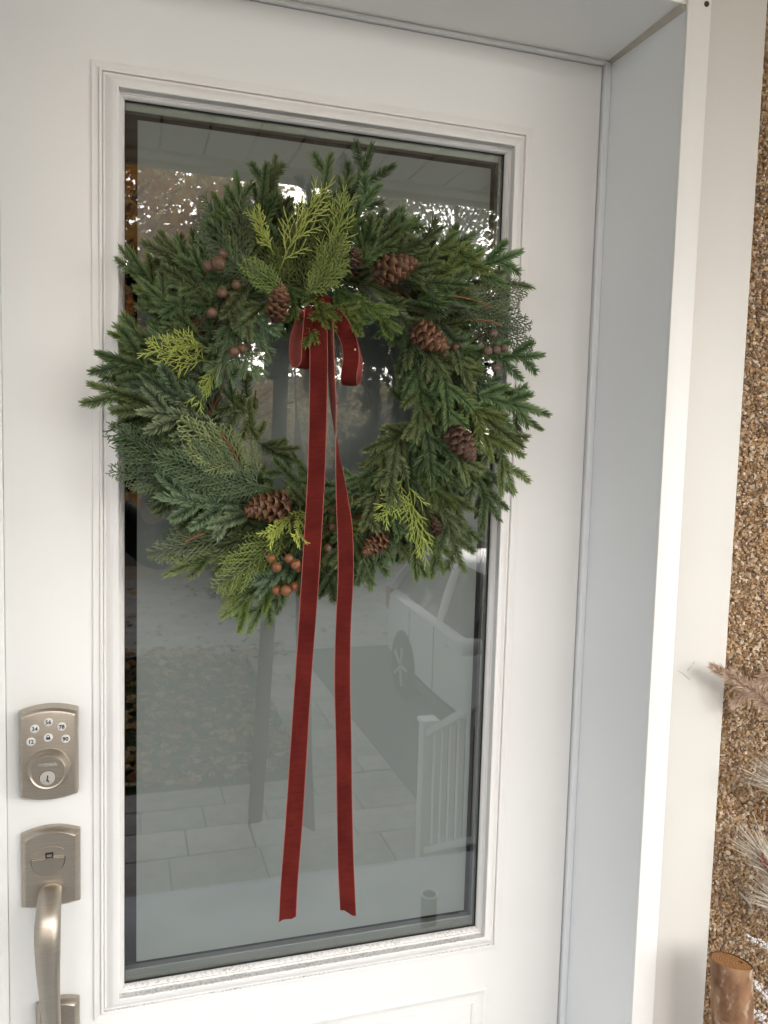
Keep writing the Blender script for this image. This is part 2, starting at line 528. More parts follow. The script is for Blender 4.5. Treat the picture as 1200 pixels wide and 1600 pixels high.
# grass and fallen leaves: uncountable, one object each
def blades(name, n, x0, x1, y0, y1, h, cols):
    mb = MB()
    xs = rng.uniform(x0, x1, n); ys = rng.uniform(y0, y1, n)
    for i in range(n):
        a = random.uniform(0, 6.28); w = random.uniform(0.006, 0.014); hh = h * random.uniform(0.5, 1.2)
        dx, dy = math.cos(a) * w, math.sin(a) * w
        lx, ly = random.uniform(-.5, .5) * hh, random.uniform(-.5, .5) * hh
        c = random.choice(cols)
        mb.add([(xs[i] - dx, ys[i] - dy, GZ), (xs[i] + dx, ys[i] + dy, GZ), (xs[i] + lx, ys[i] + ly, GZ + hh)], [(0, 1, 2)], c=c)
    return part(name, mb, mat_attr(name + '_mat', rough=0.7), recalc=False)
plane_obj('lawn', -12, 1.42, -8.6, -4.86, GZ - 0.004, m_soil)
g = blades('lawn_grass', 14000, -4.5, 1.41, -8.6, -4.88, 0.07, [(0.05, 0.085, 0.022), (0.07, 0.10, 0.03), (0.04, 0.065, 0.02), (0.10, 0.11, 0.04)])
tag(g, 'short patchy green grass of the front lawn, mirrored in the glass', 'grass', kind='stuff')
LEAFC = [(0.36, 0.20, 0.06), (0.30, 0.13, 0.05), (0.42, 0.28, 0.10), (0.26, 0.10, 0.05), (0.45, 0.34, 0.18), (0.20, 0.11, 0.06)]
def fallen(name, n, regions, label):
    mb = MB()
    for i in range(n):
        x0, x1, y0, y1, z = random.choice(regions)
        x, y = random.uniform(x0, x1), random.uniform(y0, y1)
        s = random.uniform(0.03, 0.06)
        rot = Quaternion((random.gauss(0, .35), random.gauss(0, .35), 1.0), 0)
        q = Quaternion((0, 0, 1), random.uniform(0, 6.28)) @ Quaternion((1, 0, 0), random.gauss(0, .45))
        pts = [(-1, 0, .15), (-.35, -.75, 0), (.5, -.6, .1), (1.1, 0, .25), (.5, .6, .1), (-.35, .75, 0), (0, 0, -.08)]
        vs = [q @ Vector(p) * s + Vector((x, y, z + s * .55)) for p in pts]
        mb.add(vs, [(6, 0, 1), (6, 1, 2), (6, 2, 3), (6, 3, 4), (6, 4, 5), (6, 5, 0)], c=random.choice(LEAFC))
    o = part(name, mb, mat_attr(name + '_mat', rough=0.65), recalc=False)
    return tag(o, label, 'leaves', kind='stuff')
fallen('fallen_leaves', 4200, [(-4.5, 1.4, -8.5, -4.9, GZ)] * 9 + [(-4.5, 1.9, -8.9, -8.2, GZ + .02)] * 2 + [(-2, 6, -13.4, -8.8, GZ - .02)], 'dry brown and yellow leaves scattered over lawn and kerb')

# ================================================================== HOUSE FRONT
def make_dash():
    m, nt, b = nodes_of('stone_dash')
    L = nt.links.new
    tc = nt.nodes.new('ShaderNodeTexCoord')
    vo = nt.nodes.new('ShaderNodeTexVoronoi'); vo.inputs['Scale'].default_value = 235.0
    L(tc.outputs['Object'], vo.inputs['Vector'])
    sp = nt.nodes.new('ShaderNodeSeparateColor'); L(vo.outputs['Color'], sp.inputs[0])
    r = nt.nodes.new('ShaderNodeValToRGB'); r.color_ramp.interpolation = 'CONSTANT'
    cols_ = [(0.0, (0.33, 0.21, 0.11)), (0.2, (0.42, 0.30, 0.18)), (0.4, (0.27, 0.17, 0.09)), (0.55, (0.50, 0.41, 0.32)), (0.7, (0.38, 0.25, 0.14)), (0.85, (0.22, 0.15, 0.10))]
    r.color_ramp.elements[0].position = 0.0; r.color_ramp.elements[0].color = (*cols_[0][1], 1)
    r.color_ramp.elements[1].position = cols_[1][0]; r.color_ramp.elements[1].color = (*cols_[1][1], 1)
    for p_, c_ in cols_[2:]:
        e = r.color_ramp.elements.new(p_); e.color = (*c_, 1)
    L(sp.outputs[0], r.inputs['Fac']); L(r.outputs[0], b.inputs['Base Color'])
    b.inputs['Roughness'].default_value = 0.9
    bp = nt.nodes.new('ShaderNodeBump'); bp.inputs['Strength'].default_value = 1.0; bp.inputs['Distance'].default_value = 0.004; bp.invert = True
    L(vo.outputs['Distance'], bp.inputs['Height']); L(bp.outputs[0], b.inputs['Normal'])
    return m
m_mortar = make_dash()
wall = MB()
wall.box(0.878, 7.0, -0.150, 0.12, GZ - 0.05, 2.50)
wall.box(-5.0, -0.255, -0.150, 0.12, GZ - 0.05, 2.50)
wall.box(-0.255, 0.878, -0.150, 0.12, 2.19, 2.50)
wall.box(-0.255, 0.878, -0.06, 0.12, GZ - 0.05, -0.13)
wall.box(-5.0, 7.0, -0.150, 0.12, 2.62, 5.6)
house = part('house_wall', wall, m_mortar)
tag(house, 'brown stone-chip stucco wall to the right of the white door casing', 'wall')
# individual chips of the stone dash: too small to pick apart
def chips():
    mb = MB()
    pal = [(0.33, 0.21, 0.11), (0.38, 0.25, 0.14), (0.27, 0.17, 0.09), (0.42, 0.30, 0.18), (0.24, 0.16, 0.10), (0.36, 0.27, 0.19),
           (0.50, 0.40, 0.30), (0.54, 0.45, 0.36), (0.35, 0.22, 0.115), (0.19, 0.125, 0.08), (0.40, 0.28, 0.165)]
    cube = np.array([(-1, -1, -1), (1, -1, -1), (1, 1, -1), (-1, 1, -1), (-1, -1, 1), (1, -1, 1), (1, 1, 1), (-1, 1, 1)], float)
    fc = [(0, 3, 2, 1), (4, 5, 6, 7), (0, 1, 5, 4), (1, 2, 6, 5), (2, 3, 7, 6), (3, 0, 4, 7)]
    st = 0.0041
    z = 0.2
    while z < 2.19:
        x = 0.881
        while x < 1.14:
            s = random.uniform(0.0013, 0.0027)
            c = cube * (1 + rng.uniform(-0.45, 0.25, (8, 1))) * s * np.array([random.uniform(.8, 1.35), random.uniform(.5, 1.0), random.uniform(.7, 1.3)])
            q = Quaternion((random.gauss(0, 1), random.gauss(0, 1), random.gauss(0, 1)), random.uniform(0, 3.1))
            Mx = np.array(q.to_matrix())
            ctr = np.array([x + random.uniform(-.0024, .0024), -0.1500 - random.uniform(0.0, 0.0042), z + random.uniform(-.0024, .0024)])
            k = random.uniform(1.0, 1.4)
            cc = random.choice(pal)
            mb.add(c @ Mx.T + ctr, fc, c=tuple(v * k for v in cc))
            x += st
        z += st
    return mb
ch = part('stone_chips', chips(), mat_attr('stone_chip_mat', rough=0.8), house, recalc=False)
tag(ch, kind='stuff')

# ---- porch roof with slatted soffit
m_soffit = mat('soffit_vinyl', (0.76, 0.66, 0.50), 0.5, var=0.03, vscale=5)
m_fascia = mat('fascia_paint', (0.72, 0.64, 0.50), 0.45)
m_shingle = mat('roof_shingles', (0.06, 0.055, 0.05), 0.9, var=0.3, vscale=15)
roof = thing('porch_roof', 'shallow porch roof with pale slatted soffit over the front door', 'roof', (0, 0, 2.45))
x = -4.2
while x < 5.6:
    boxpart('soffit_panel', (x + 0.004, x + 0.146, -1.86, -0.155, 0.0, 0.012), m_soffit, roof, bevel=0.003)
    x += 0.15
boxpart('edge_trim', (-4.3, 5.7, -1.94, -1.862, -0.012, 0.012), m_fascia, roof, bevel=0.004)
boxpart('wall_trim', (-4.3, 5.7, -0.200, -0.152, -0.014, -0.001), m_fascia, roof, bevel=0.003)
boxpart('fascia', (-4.3, 5.7, -1.972, -1.942, -0.03, 0.19), m_fascia, roof, bevel=0.004)
rm = MB(); rm.add([(-4.3, -2.03, 0.17), (5.7, -2.03, 0.17), (5.7, -0.152, 0.66), (-4.3, -0.152, 0.66), (-4.3, -2.03, 0.195), (5.7, -2.03, 0.195), (5.7, -0.152, 0.69), (-4.3, -0.152, 0.69)],
                  [(0, 3, 2, 1), (4, 5, 6, 7), (0, 1, 5, 4), (1, 2, 6, 5), (2, 3, 7, 6), (3, 0, 4, 7)])
part('shingle_deck', rm, m_shingle, roof)

# ---- door frame (fixed surround)
frame = thing('door_frame', 'deep white door frame with grey reveal and cream outer casing', 'door frame', (0.31, 0, -0.12))
frame_off = Vector((-0.31, 0, 0.12))
def fbox(name, b, m, bevel=0.0):
    o = boxpart(name, b, m, frame, bevel=bevel); o.location = frame_off; return o
TOPZ = 2.0545
fbox('jamb', (0.7445, 0.7788, -0.1795, 0.06, -0.11, 2.0750), m_jamb)
fbox('stop_strip', (0.7342, 0.7444, -0.007, 0.03, 0.0, TOPZ - 0.001), m_jamb, 0.0015)
fbox('weatherstrip', (0.7344, 0.7443, 0.031, 0.045, 0.0, TOPZ), m_rubber)
fbox('jamb', (-0.1548, -0.1205, -0.1795, 0.06, -0.11, 2.0750), m_jamb)
fbox('stop_strip', (-0.1204, -0.1074, -0.004, 0.03, 0.0, TOPZ - 0.001), m_trim, 0.0015)
fbox('head_jamb', (-0.1204, 0.7444, -0.1795, 0.06, TOPZ, 2.0748), mat_paint('head_paint_lightened', (0.88, 0.865, 0.83), 0.38))  # frame paint lightened here, putting missing bounce light into the underside's colour
fbox('head_stop', (-0.1098, 0.7340, -0.0075, 0.03, 2.0485, TOPZ - 0.0003), m_trim, 0.0015)
cm = MB(); cm.add([(0.7442, -0.008, TOPZ - 0.0002), (0.7442, -0.1785, TOPZ - 0.0002), (0.7442, -0.1785, TOPZ - 0.0075), (0.7442, -0.008, TOPZ - 0.004), (0.7372, -0.008, TOPZ - 0.0002), (0.7352, -0.1785, TOPZ - 0.0002)],
                  [(0, 1, 5, 4), (0, 3, 2, 1), (3, 4, 5, 2), (1, 2, 5), (0, 4, 3)])
o = part('corner_bead', cm, mat('corner_bead_caulk', (0.52, 0.47, 0.40), 0.7, var=0.12, vscale=30, bump=(150, 0.3)), frame); o.location = frame_off
fbox('brick_mould', (0.7430, 0.7795, -0.1850, -0.1797, -0.11, 2.0650), m_trim, 0.0012)
fbox('brick_mould', (-0.1555, -0.1190, -0.1850, -0.1797, -0.11, 2.0650), m_trim, 0.0012)
fbox('brick_mould', (-0.1555, 0.7795, -0.1848, -0.1797, 2.0653, 2.1000), m_trim, 0.0012)
def wavy_caulk(x, z0, z1, y):
    mb = MB(); n = 120
    pts = [(x + random.uniform(-.0005, .0005), y + random.uniform(-.0006, .0004), z0 + (z1 - z0) * i / n) for i in range(n + 1)]
    mb.tube(pts, [random.uniform(.0015, .0024) for _ in pts], 6)
    return mb
o = part('caulk_bead', wavy_caulk(0.7810, -0.1, 2.10, -0.1775), m_caulk, frame, sm=60); o.location = frame_off
fbox('casing', (0.7822, 0.8760, -0.1770, -0.1200, -0.11, 2.1890), m_casing, 0.0018)
fbox('casing', (-0.2520, -0.1582, -0.1770, -0.1200, -0.11, 2.1890), m_casing, 0.0018)
fbox('head_casing', (-0.1580, 0.7820, -0.1768, -0.1200, 2.1020, 2.1890), m_casing, 0.0018)
fbox('threshold', (-0.1200, 0.7440, -0.1600, 0.08, -0.118, 0.008), m_spacer, 0.004)
sm_ = MB(); sm_.lathe([(0.0, -0.1874), (0.0022, -0.1873), (0.0034, -0.1866), (0.0036, -0.1851)], 14, axis='y', centre=(0.7710, 0, 2.0565))
o = part('screw_head', sm_, mat('rusty_screw', (0.07, 0.028, 0.015), 0.7, var=0.3, vscale=300), frame, sm=40); o.location = frame_off

for pts_ in ([(.7937, -.1773, 1.1566), (.8000, -.1773, 1.1535), (.8060, -.1773, 1.1490), (.8145, -.1773, 1.1420)], [(.8090, -.1773, 1.1560), (.8130, -.1773, 1.1600), (.8172, -.1773, 1.1635)], [(.8180, -.1773, 1.1650), (.8205, -.1773, 1.1685)]):
    mb = MB(); mb.tube(pts_, [.0004 + .0004 * random.random() for _ in pts_], 5, flat=.5)
    o = part('scuff_mark', mb, mat('scuff_grey', (0.46, 0.45, 0.43), .9), frame); o.location = frame_off
# ---- hallway behind the glass
hall = MB(); hall.box(-1.0, 1.6, 0.07, 2.6, -0.1, 2.4)
hall_me = hall.mesh('hallway', m_dark)
bmx = bmesh.new(); bmx.from_mesh(hall_me)
bmesh.ops.recalc_face_normals(bmx, faces=bmx.faces)
bmesh.ops.reverse_faces(bmx, faces=bmx.faces)
for f in list(bmx.faces):
    if abs(f.normal.y) > 0.5 and f.calc_center_median().y < 0.1: bmx.faces.remove(f)
bmx.to_mesh(hall_me); bmx.free()
tag(link('hallway_wall', hall_me), kind='structure')

# ================================================================== FRONT DOOR
door = thing('front_door', 'white front door with large glass pane, keypad lock and nickel handle', 'door', (0.31, 0.0, 0.012))
doff = Vector((-0.31, 0, -0.012))
def dpart(name, mb, m, parent=door, **k):
    o = part(name, mb, m, parent, **k)
    if parent is door: o.location = doff
    return o
# slab: a ring round the glass opening
sl = MB()
X0, X1, Z0, Z1 = -0.1068, 0.7312, 0.0125, 2.0468
x0, x1, z0, z1 = 0.018, 0.600, 0.680, 1.920
for y in (0.0, 0.044):
    sl.add([(X0, y, Z0), (X1, y, Z0), (X1, y, Z1), (X0, y, Z1), (x0, y, z0), (x1, y, z0), (x1, y, z1), (x0, y, z1)],
           [(0, 1, 5, 4), (1, 2, 6, 5), (2, 3, 7, 6), (3, 0, 4, 7)])
sl.f += [(0, 8, 9, 1), (1, 9, 10, 2), (2, 10, 11, 3), (3, 11, 8, 0), (4, 5, 13, 12), (5, 6, 14, 13), (6, 7, 15, 14), (7, 4, 12, 15)]
sl.mi += [0] * 8
dpart('slab', sl, m_door)

def sweep_side(rect, prof, side):
    """one mitred side of a rectangular moulding; prof = (inset, height) pairs in metres"""
    x0, x1, z0, z1 = rect
    mb = MB(); vs = []
    for s, h in prof:
        y = -h
        if side == 'L': a, b = (x0 + s, y, z0 + s), (x0 + s, y, z1 - s)
        if side == 'R': a, b = (x1 - s, y, z1 - s), (x1 - s, y, z0 + s)
        if side == 'T': a, b = (x0 + s, y, z1 - s), (x1 - s, y, z1 - s)
        if side == 'B': a, b = (x1 - s, y, z0 + s), (x0 + s, y, z0 + s)
        g = 0.00012
        a = Vector(a); b = Vector(b); d = (b - a).normalized()
        vs += [a + d * g, b - d * g]
    n = len(prof)
    mb.add(vs, [(2 * i, 2 * i + 1, 2 * i + 3, 2 * i + 2) for i in range(n - 1)])
    return mb
def curve_prof(keys, sub=5):
    out = []
    for i in range(len(keys) - 1):
        a, b = keys[i], keys[i + 1]
        if len(a) > 2:     # smooth span bulging by a[2]
            for k in range(sub):
                t = k / sub
                bul = a[2] * math.sin(math.pi * t)
                out.append(((a[0] + (b[0] - a[0]) * t) / 1000, (a[1] + (b[1] - a[1]) * t + bul) / 1000))
        else:
            out.append((a[0] / 1000, a[1] / 1000))
    out.append((keys[-1][0] / 1000, keys[-1][1] / 1000))
    return out
LITE = (0.0, 0.6177, 0.660, 1.940)
prof = curve_prof([(0, -1), (0, 3.2), (0.6, 4.0), (8.6, 5.2), (8.9, 4.2), (9.3, 8.2, .5), (12.8, 8.6), (13.2, 4.0), (13.9, 4.0), (14.4, 6.4, -0.8), (19, 8.8, 1.5), (30, 15.8, .5), (32.6, 16.2), (33.4, 15.4), (33.6, 3.6), (36.0, 3.4), (36.2, 1.6), (36.8, 1.6, .5), (40.0, -2.5), (40.2, -7.6)], 6)
for s in 'LRTB':
    o = dpart('moulding', sweep_side(LITE, prof, s), m_mould_dirty if s == 'B' else m_mould, sm=28)
    if s == 'B': o['label'] = 'bottom glazing moulding speckled with grime'
# raised lower panel
P2 = (0.0179, 0.5998, 0.200, 0.5999)
prof2 = curve_prof([(0, -.5), (0.3, .2), (1.5, 3.2, .5), (4.5, 4.6), (6.5, 3.8, -.8), (16, 0.8), (22, 0.7), (23, 2.4, .3), (26, 2.6), (28, 0.5, -.3), (44, 2.6), (50, 2.8)], 6)
for s in 'LRTB':
    dpart('panel_moulding', sweep_side(P2, prof2, s), m_door, sm=28)
pf = MB(); pf.box(P2[0] + .0499, P2[1] - .0499, -0.0028, 0.002, P2[2] + .0499, P2[3] - .0499)
dpart('lower_panel', pf, m_door)

# insulated glass unit
gx0, gx1, gz0, gz1 = 0.030, 0.588, 0.692, 1.908
gp = MB(); gp.box(gx0, gx1, 0.008, 0.0112, gz0, gz1)
gme = gp.mesh('glass_pane', [m_clear, m_glass])
for p in gme.polygons:
    if p.normal.y < -0.5: p.material_index = 1
gl = link('glass_pane', gme, door); gl.location = doff
ip = MB(); ip.box(gx0, gx1, 0.0262, 0.0294, gz0, gz1)
dpart('inner_pane', ip, m_clear)
for b in ((gx0, 0.0405, gz0, gz1), (0.5715, gx1, gz0, gz1)):
    s_ = MB(); s_.box(b[0], b[1], 0.0116, 0.0236, b[2], b[3]); dpart('spacer_bar', s_, m_spacer, bevel=0.001)
for b in ((0.0407, 0.5713, gz0, 0.7160), (0.0407, 0.5713, 1.8890, gz1)):
    s_ = MB(); s_.box(b[0], b[1], 0.0116, 0.0236, b[2], b[3]); dpart('spacer_bar', s_, m_spacer, bevel=0.001)
# dark gasket line between pane and moulding
for n_, b in (('L', (0.0396, 0.0408, 0.7000, 1.9000)), ('R', (0.5764, 0.5780, 0.7000, 1.9000))):
    s_ = MB(); s_.box(b[0], b[1], 0.0062, 0.0078, b[2], b[3]); dpart('gasket', s_, m_rubber)
for b in ((0.0410, 0.5762, 0.7000, 0.7012), (0.0410, 0.5762, 1.8992, 1.9008)):
    s_ = MB(); s_.box(b[0], b[1], 0.0062, 0.0078, b[2], b[3]); dpart('gasket', s_, m_rubber)
fl = MB(); fl.box(0.0565, 0.5650, 0.0248, 0.0252, 0.7180, 1.8840)
film = dpart('frosted_film', fl, m_film)
film['label'] = 'pale grey frosted film backing the glass'
o = text_mesh('printed_mark', 'Novatech', 0.0068, m_ink, door, (0.5360 - 0.31, 0.0076, 0.7262 - 0.012), depth=0.00005)

# ---- keypad deadbolt
def arch_outline(w, zt, zb, at, ab, n=14, corner=0.0):
    """closed outline, flat sides, arched top (rise at) and bottom (drop ab)"""
    pts = []
    for i in range(n + 1):
        u = -1 + 2 * i / n; pts.append((u * w / 2, zt + at * (1 - u * u)))
    for i in range(n + 1):
        u = 1 - 2 * i / n; pts.append((u * w / 2, zb - ab * (1 - u * u)))
    return pts
def inset_loft(layers, cap=True):
    """layers: list of (outline [(x,z)], y)"""
    mb = MB(); n = len(layers[0][0]); vs = []
    for pts, y in layers:
        vs += [(p[0], y, p[1]) for p in pts]
    fs = []
    for i in range(len(layers) - 1):
        for k in range(n):
            k2 = (k + 1) % n
            fs.append((i * n + k, i * n + k2, (i + 1) * n + k2, (i + 1) * n + k))
    fs.append(tuple((len(layers) - 1) * n + k for k in range(n)))
    mb.add(vs, fs)
    return mb
KX = -0.0542
def at_lock(pts): return [(p[0] + KX, p[1]) for p in pts]
lay = [(at_lock(arch_outline(0.0715, 1.1075, 0.9945, .0068, .0060)), -0.0005),
       (at_lock(arch_outline(0.0705, 1.1070, 0.9950, .0068, .0060)), -0.0150),
       (at_lock(arch_outline(0.0697, 1.1066, 0.9954, .0068, .0060)), -0.0185),
       (at_lock(arch_outline(0.0660, 1.1035, 0.9972, .0066, .0060)), -0.0218),
       (at_lock(arch_outline(0.0630, 1.1008, 0.9985, .0064, .0058)), -0.0226)]
lock = dpart('keypad_lock', inset_loft(lay), m_nickel, sm=25)
lock['label'] = 'brushed nickel keypad deadbolt with six round buttons'
def lpart(name, mb, m, **k): return part(name, mb, m, lock, **k)
for txt, bx, bz in (('12', -0.0752, 1.0717), ('34', -0.0705, 1.0884), ('56', -0.0542, 1.0960), ('78', -0.0380, 1.0887), ('90', -0.0334, 1.0720), (None, -0.0544, 1.0755)):
    ring = MB(); ring.lathe([(0.0060, -0.0224), (0.0062, -0.0229), (0.0057, -0.0230)], 24, axis='y', centre=(bx, 0, bz))
    lpart('button_rim', ring, m_nickel, sm=40)
    bt = MB(); bt.lathe([(0.0055, -0.0226), (0.0055, -0.0236), (0.0048, -0.0240), (0.0, -0.0241)], 24, axis='y', centre=(bx, 0, bz))
    b_ = lpart('button', bt, m_button, sm=40)
    if txt:
        t_ = text_mesh('digits', txt, 0.0072, m_ink, lock, (bx, -0.02425, bz - 0.0002), bold=0.00022, depth=0.00005)
    else:
        pk = MB(); pk.box(bx - .0026, bx + .0026, -0.02432, -0.0240, bz - .0026, bz + .0006)
        pk.tube([(bx - .0016, -.0242, bz + .0004), (bx - .0016, -.0242, bz + .0018), (bx - .0008, -.0242, bz + .0031), (bx + .0008, -.0242, bz + .0031), (bx + .0016, -.0242, bz + .0018), (bx + .0016, -.0242, bz + .0004)], 0.00045, 6)
        lpart('padlock_symbol', pk, m_ink)
cz = 1.0337
co = MB(); co.lathe([(0.0270, -0.0222), (0.0272, -0.0245), (0.0262, -0.0268), (0.0240, -0.0290), (0.0226, -0.0330), (0.0222, -0.0362), (0.0215, -0.0368), (0.0200, -0.0360), (0.0196, -0.0352), (0.0, -0.0350)], 56, axis='y', centre=(KX, 0, cz))
lpart('collar', co, m_nickel, sm=30)
cy = MB(); cy.lathe([(0.0094, -0.0345), (0.0094, -0.0356), (0.0091, -0.0360), (0.0, -0.0361)], 36, axis='y', centre=(KX - .0004, 0, cz - .0075))
lpart('key_cylinder', cy, m_cyl, sm=30)
gr = MB(); gr.lathe([(0.0099, -0.0349), (0.0099, -0.03515), (0.0094, -0.03515)], 36, axis='y', centre=(KX - .0004, 0, cz - .0075))
lpart('cylinder_gap', gr, m_ink)
kh = MB(); kz = cz - .0075; kx = KX - .0002
kh.box(kx - .0007, kx + .0007, -.0363, -.0360, kz - .0010, kz + .0035)
kh.box(kx - .0015, kx + .0003, -.0363, -.0360, kz - .0046, kz - .00105)
kh.box(kx + .00035, kx + .0015, -.0363, -.0360, kz - .0060, kz - .0030)
kh.box(kx - .0048, kx - .0041, -.0363, -.0360, kz - .0046, kz - .0030)
lpart('keyway', kh, m_ink)
text_mesh('embossed_name', 'WEISER', 0.0066, m_cyl, lock, (KX, -0.0351, cz + 0.0098), depth=0.00022)

# ---- handle set: arched upper plate, thumb piece, curved grip, lower plate
def plate(zt, zb, w, at, ab, cx):
    mk = lambda i, y: ([(p[0] + cx, p[1]) for p in arch_outline(w - 2 * i, zt - i * .9, zb + i * .9, at, ab, 16)], y)
    return inset_loft([mk(0, -0.0004), mk(0.0002, -0.0055), mk(0.0010, -0.0075), mk(0.0056, -0.0138), mk(0.0062, -0.0142)])
HX = -0.0535
hs = dpart('handle_set', plate(0.9395, 0.8390, 0.0735, 0.0085, 0.0035, HX), m_nickel, sm=22)
hs['label'] = 'brushed nickel door handle with thumb latch and curved grip'
def hpart(name, mb, m, **k): return part(name, mb, m, hs, **k)
th = MB(); n = 18
top = 0.9080
out = [(-.0205, top)] + [(-.0205 * math.cos(math.pi * i / n) if i else -.0205, top - .0235 * math.sin(math.pi * i / n) ** .8) for i in range(1, n)] + [(.0205, top)]
lay = []
for k_, y in ((1.0, -.0144), (1.0, -.0168), (.96, -.0180)):
    lay.append(([(HX - .003 + p[0] * k_, top + (p[1] - top) * k_ - (1 - k_) * .010) for p in out], y))
tg = [([(HX - .003 + p[0] * 1.05, top + .0003 + (p[1] - top) * 1.045) for p in out], -.0143), ([(HX - .003 + p[0] * 1.05, top + .0003 + (p[1] - top) * 1.045) for p in out], -.0146)]
hpart('thumb_gap', inset_loft(tg), m_ink)
hpart('thumb_piece', inset_loft(lay), mat('thumb_nickel', (0.60, 0.545, 0.46), 0.3, metal=1.0), sm=25)
sl_ = MB(); sl_.box(HX - .0065, HX + .0035, -.0146, -.0142, top + .0006, top + .0072)
hpart('latch_slot', sl_, m_ink)
st = MB(); st.box(HX - .0045, HX + .0015, -.0150, -.0146, top + .0014, top + .0046)
hpart('latch_stem', st, m_nickel)
dm = MB(); 
for k in range(1):
    dm.lathe([(0.0195, -0.0141), (0.0175, -0.0146), (0.0158, -0.0143)], 28, axis='y', centre=(HX - .003, 0, top + .0035))
ar = MB(); pts = [(HX - .003 + .0195 * math.cos(math.pi * i / 14), -.0144, top + .008 + .0065 * math.sin(math.pi * i / 14)) for i in range(15)]
ar.tube(pts, [.0004 + .0009 * math.sin(math.pi * i / 14) for i in range(15)], 8, flat=.8)
hpart('thumb_hollow_lip', ar, m_nickel, sm=50)
# grip: lofted chamfered section along a curve
gpath = [(-.0536, -.0120, .8690, .0152, .004), (-.0536, -.0215, .8680, .0155, .0045), (-.0538, -.0330, .8600, .0160, .006), (-.0542, -.0440, .8500, .0166, .0065), (-.0545, -.0520, .8410, .0170, .0065),
         (-.0545, -.0575, .8290, .0172, .006), (-.0543, -.0605, .8120, .0170, .006), (-.0540, -.0610, .7900, .0162, .006), (-.0535, -.0595, .7650, .0150, .006), (-.0526, -.0570, .7400, .0138, .0058),
         (-.0514, -.0545, .7150, .0128, .0055), (-.0502, -.0520, .6900, .0120, .0055), (-.0495, -.0480, .6650, .0116, .0055), (-.0490, -.0400, .6460, .0114, .0055), (-.0490, -.0260, .6350, .0112, .0055), (-.0490, -.0100, .6320, .0112, .0055)]
gm = MB(); vs = []
for i, (x, y, z, w, t) in enumerate(gpath):
    a = Vector(gpath[max(i - 1, 0)][:3]); b = Vector(gpath[min(i + 1, len(gpath) - 1)][:3])
    T = (b - a).normalized(); Wd = Vector((1, 0, 0)); N = T.cross(Wd).normalized()
    if N.y > 0: N = -N
    if N.length < .1: N = Vector((0, -1, 0))
    c = Vector((x, y, z)); f = .62
    for (u, v) in ((-1, -.3), (-f, .9), (-.2, 1.05), (.2, 1.05), (f, .9), (1, -.3), (.9, -1), (-.9, -1)):
        vs.append(c + Wd * (u * w) + N * (v * t))
ns = 8
fs = [(i * ns + k, i * ns + (k + 1) % ns, (i + 1) * ns + (k + 1) % ns, (i + 1) * ns + k) for i in range(len(gpath) - 1) for k in range(ns)]
fs += [tuple(range(ns)), tuple((len(gpath) - 1) * ns + k for k in range(ns))]
gm.add(vs, fs)
go = hpart('grip', gm, m_nickel)
md = go.modifiers.new('sub', 'SUBSURF'); md.levels = 1; md.render_levels = 2
smooth(go.data, 50)
hpart('lower_plate', plate(0.6990, 0.6000, 0.0555, 0.0050, 0.0030, -0.0465), m_nickel, sm=22)

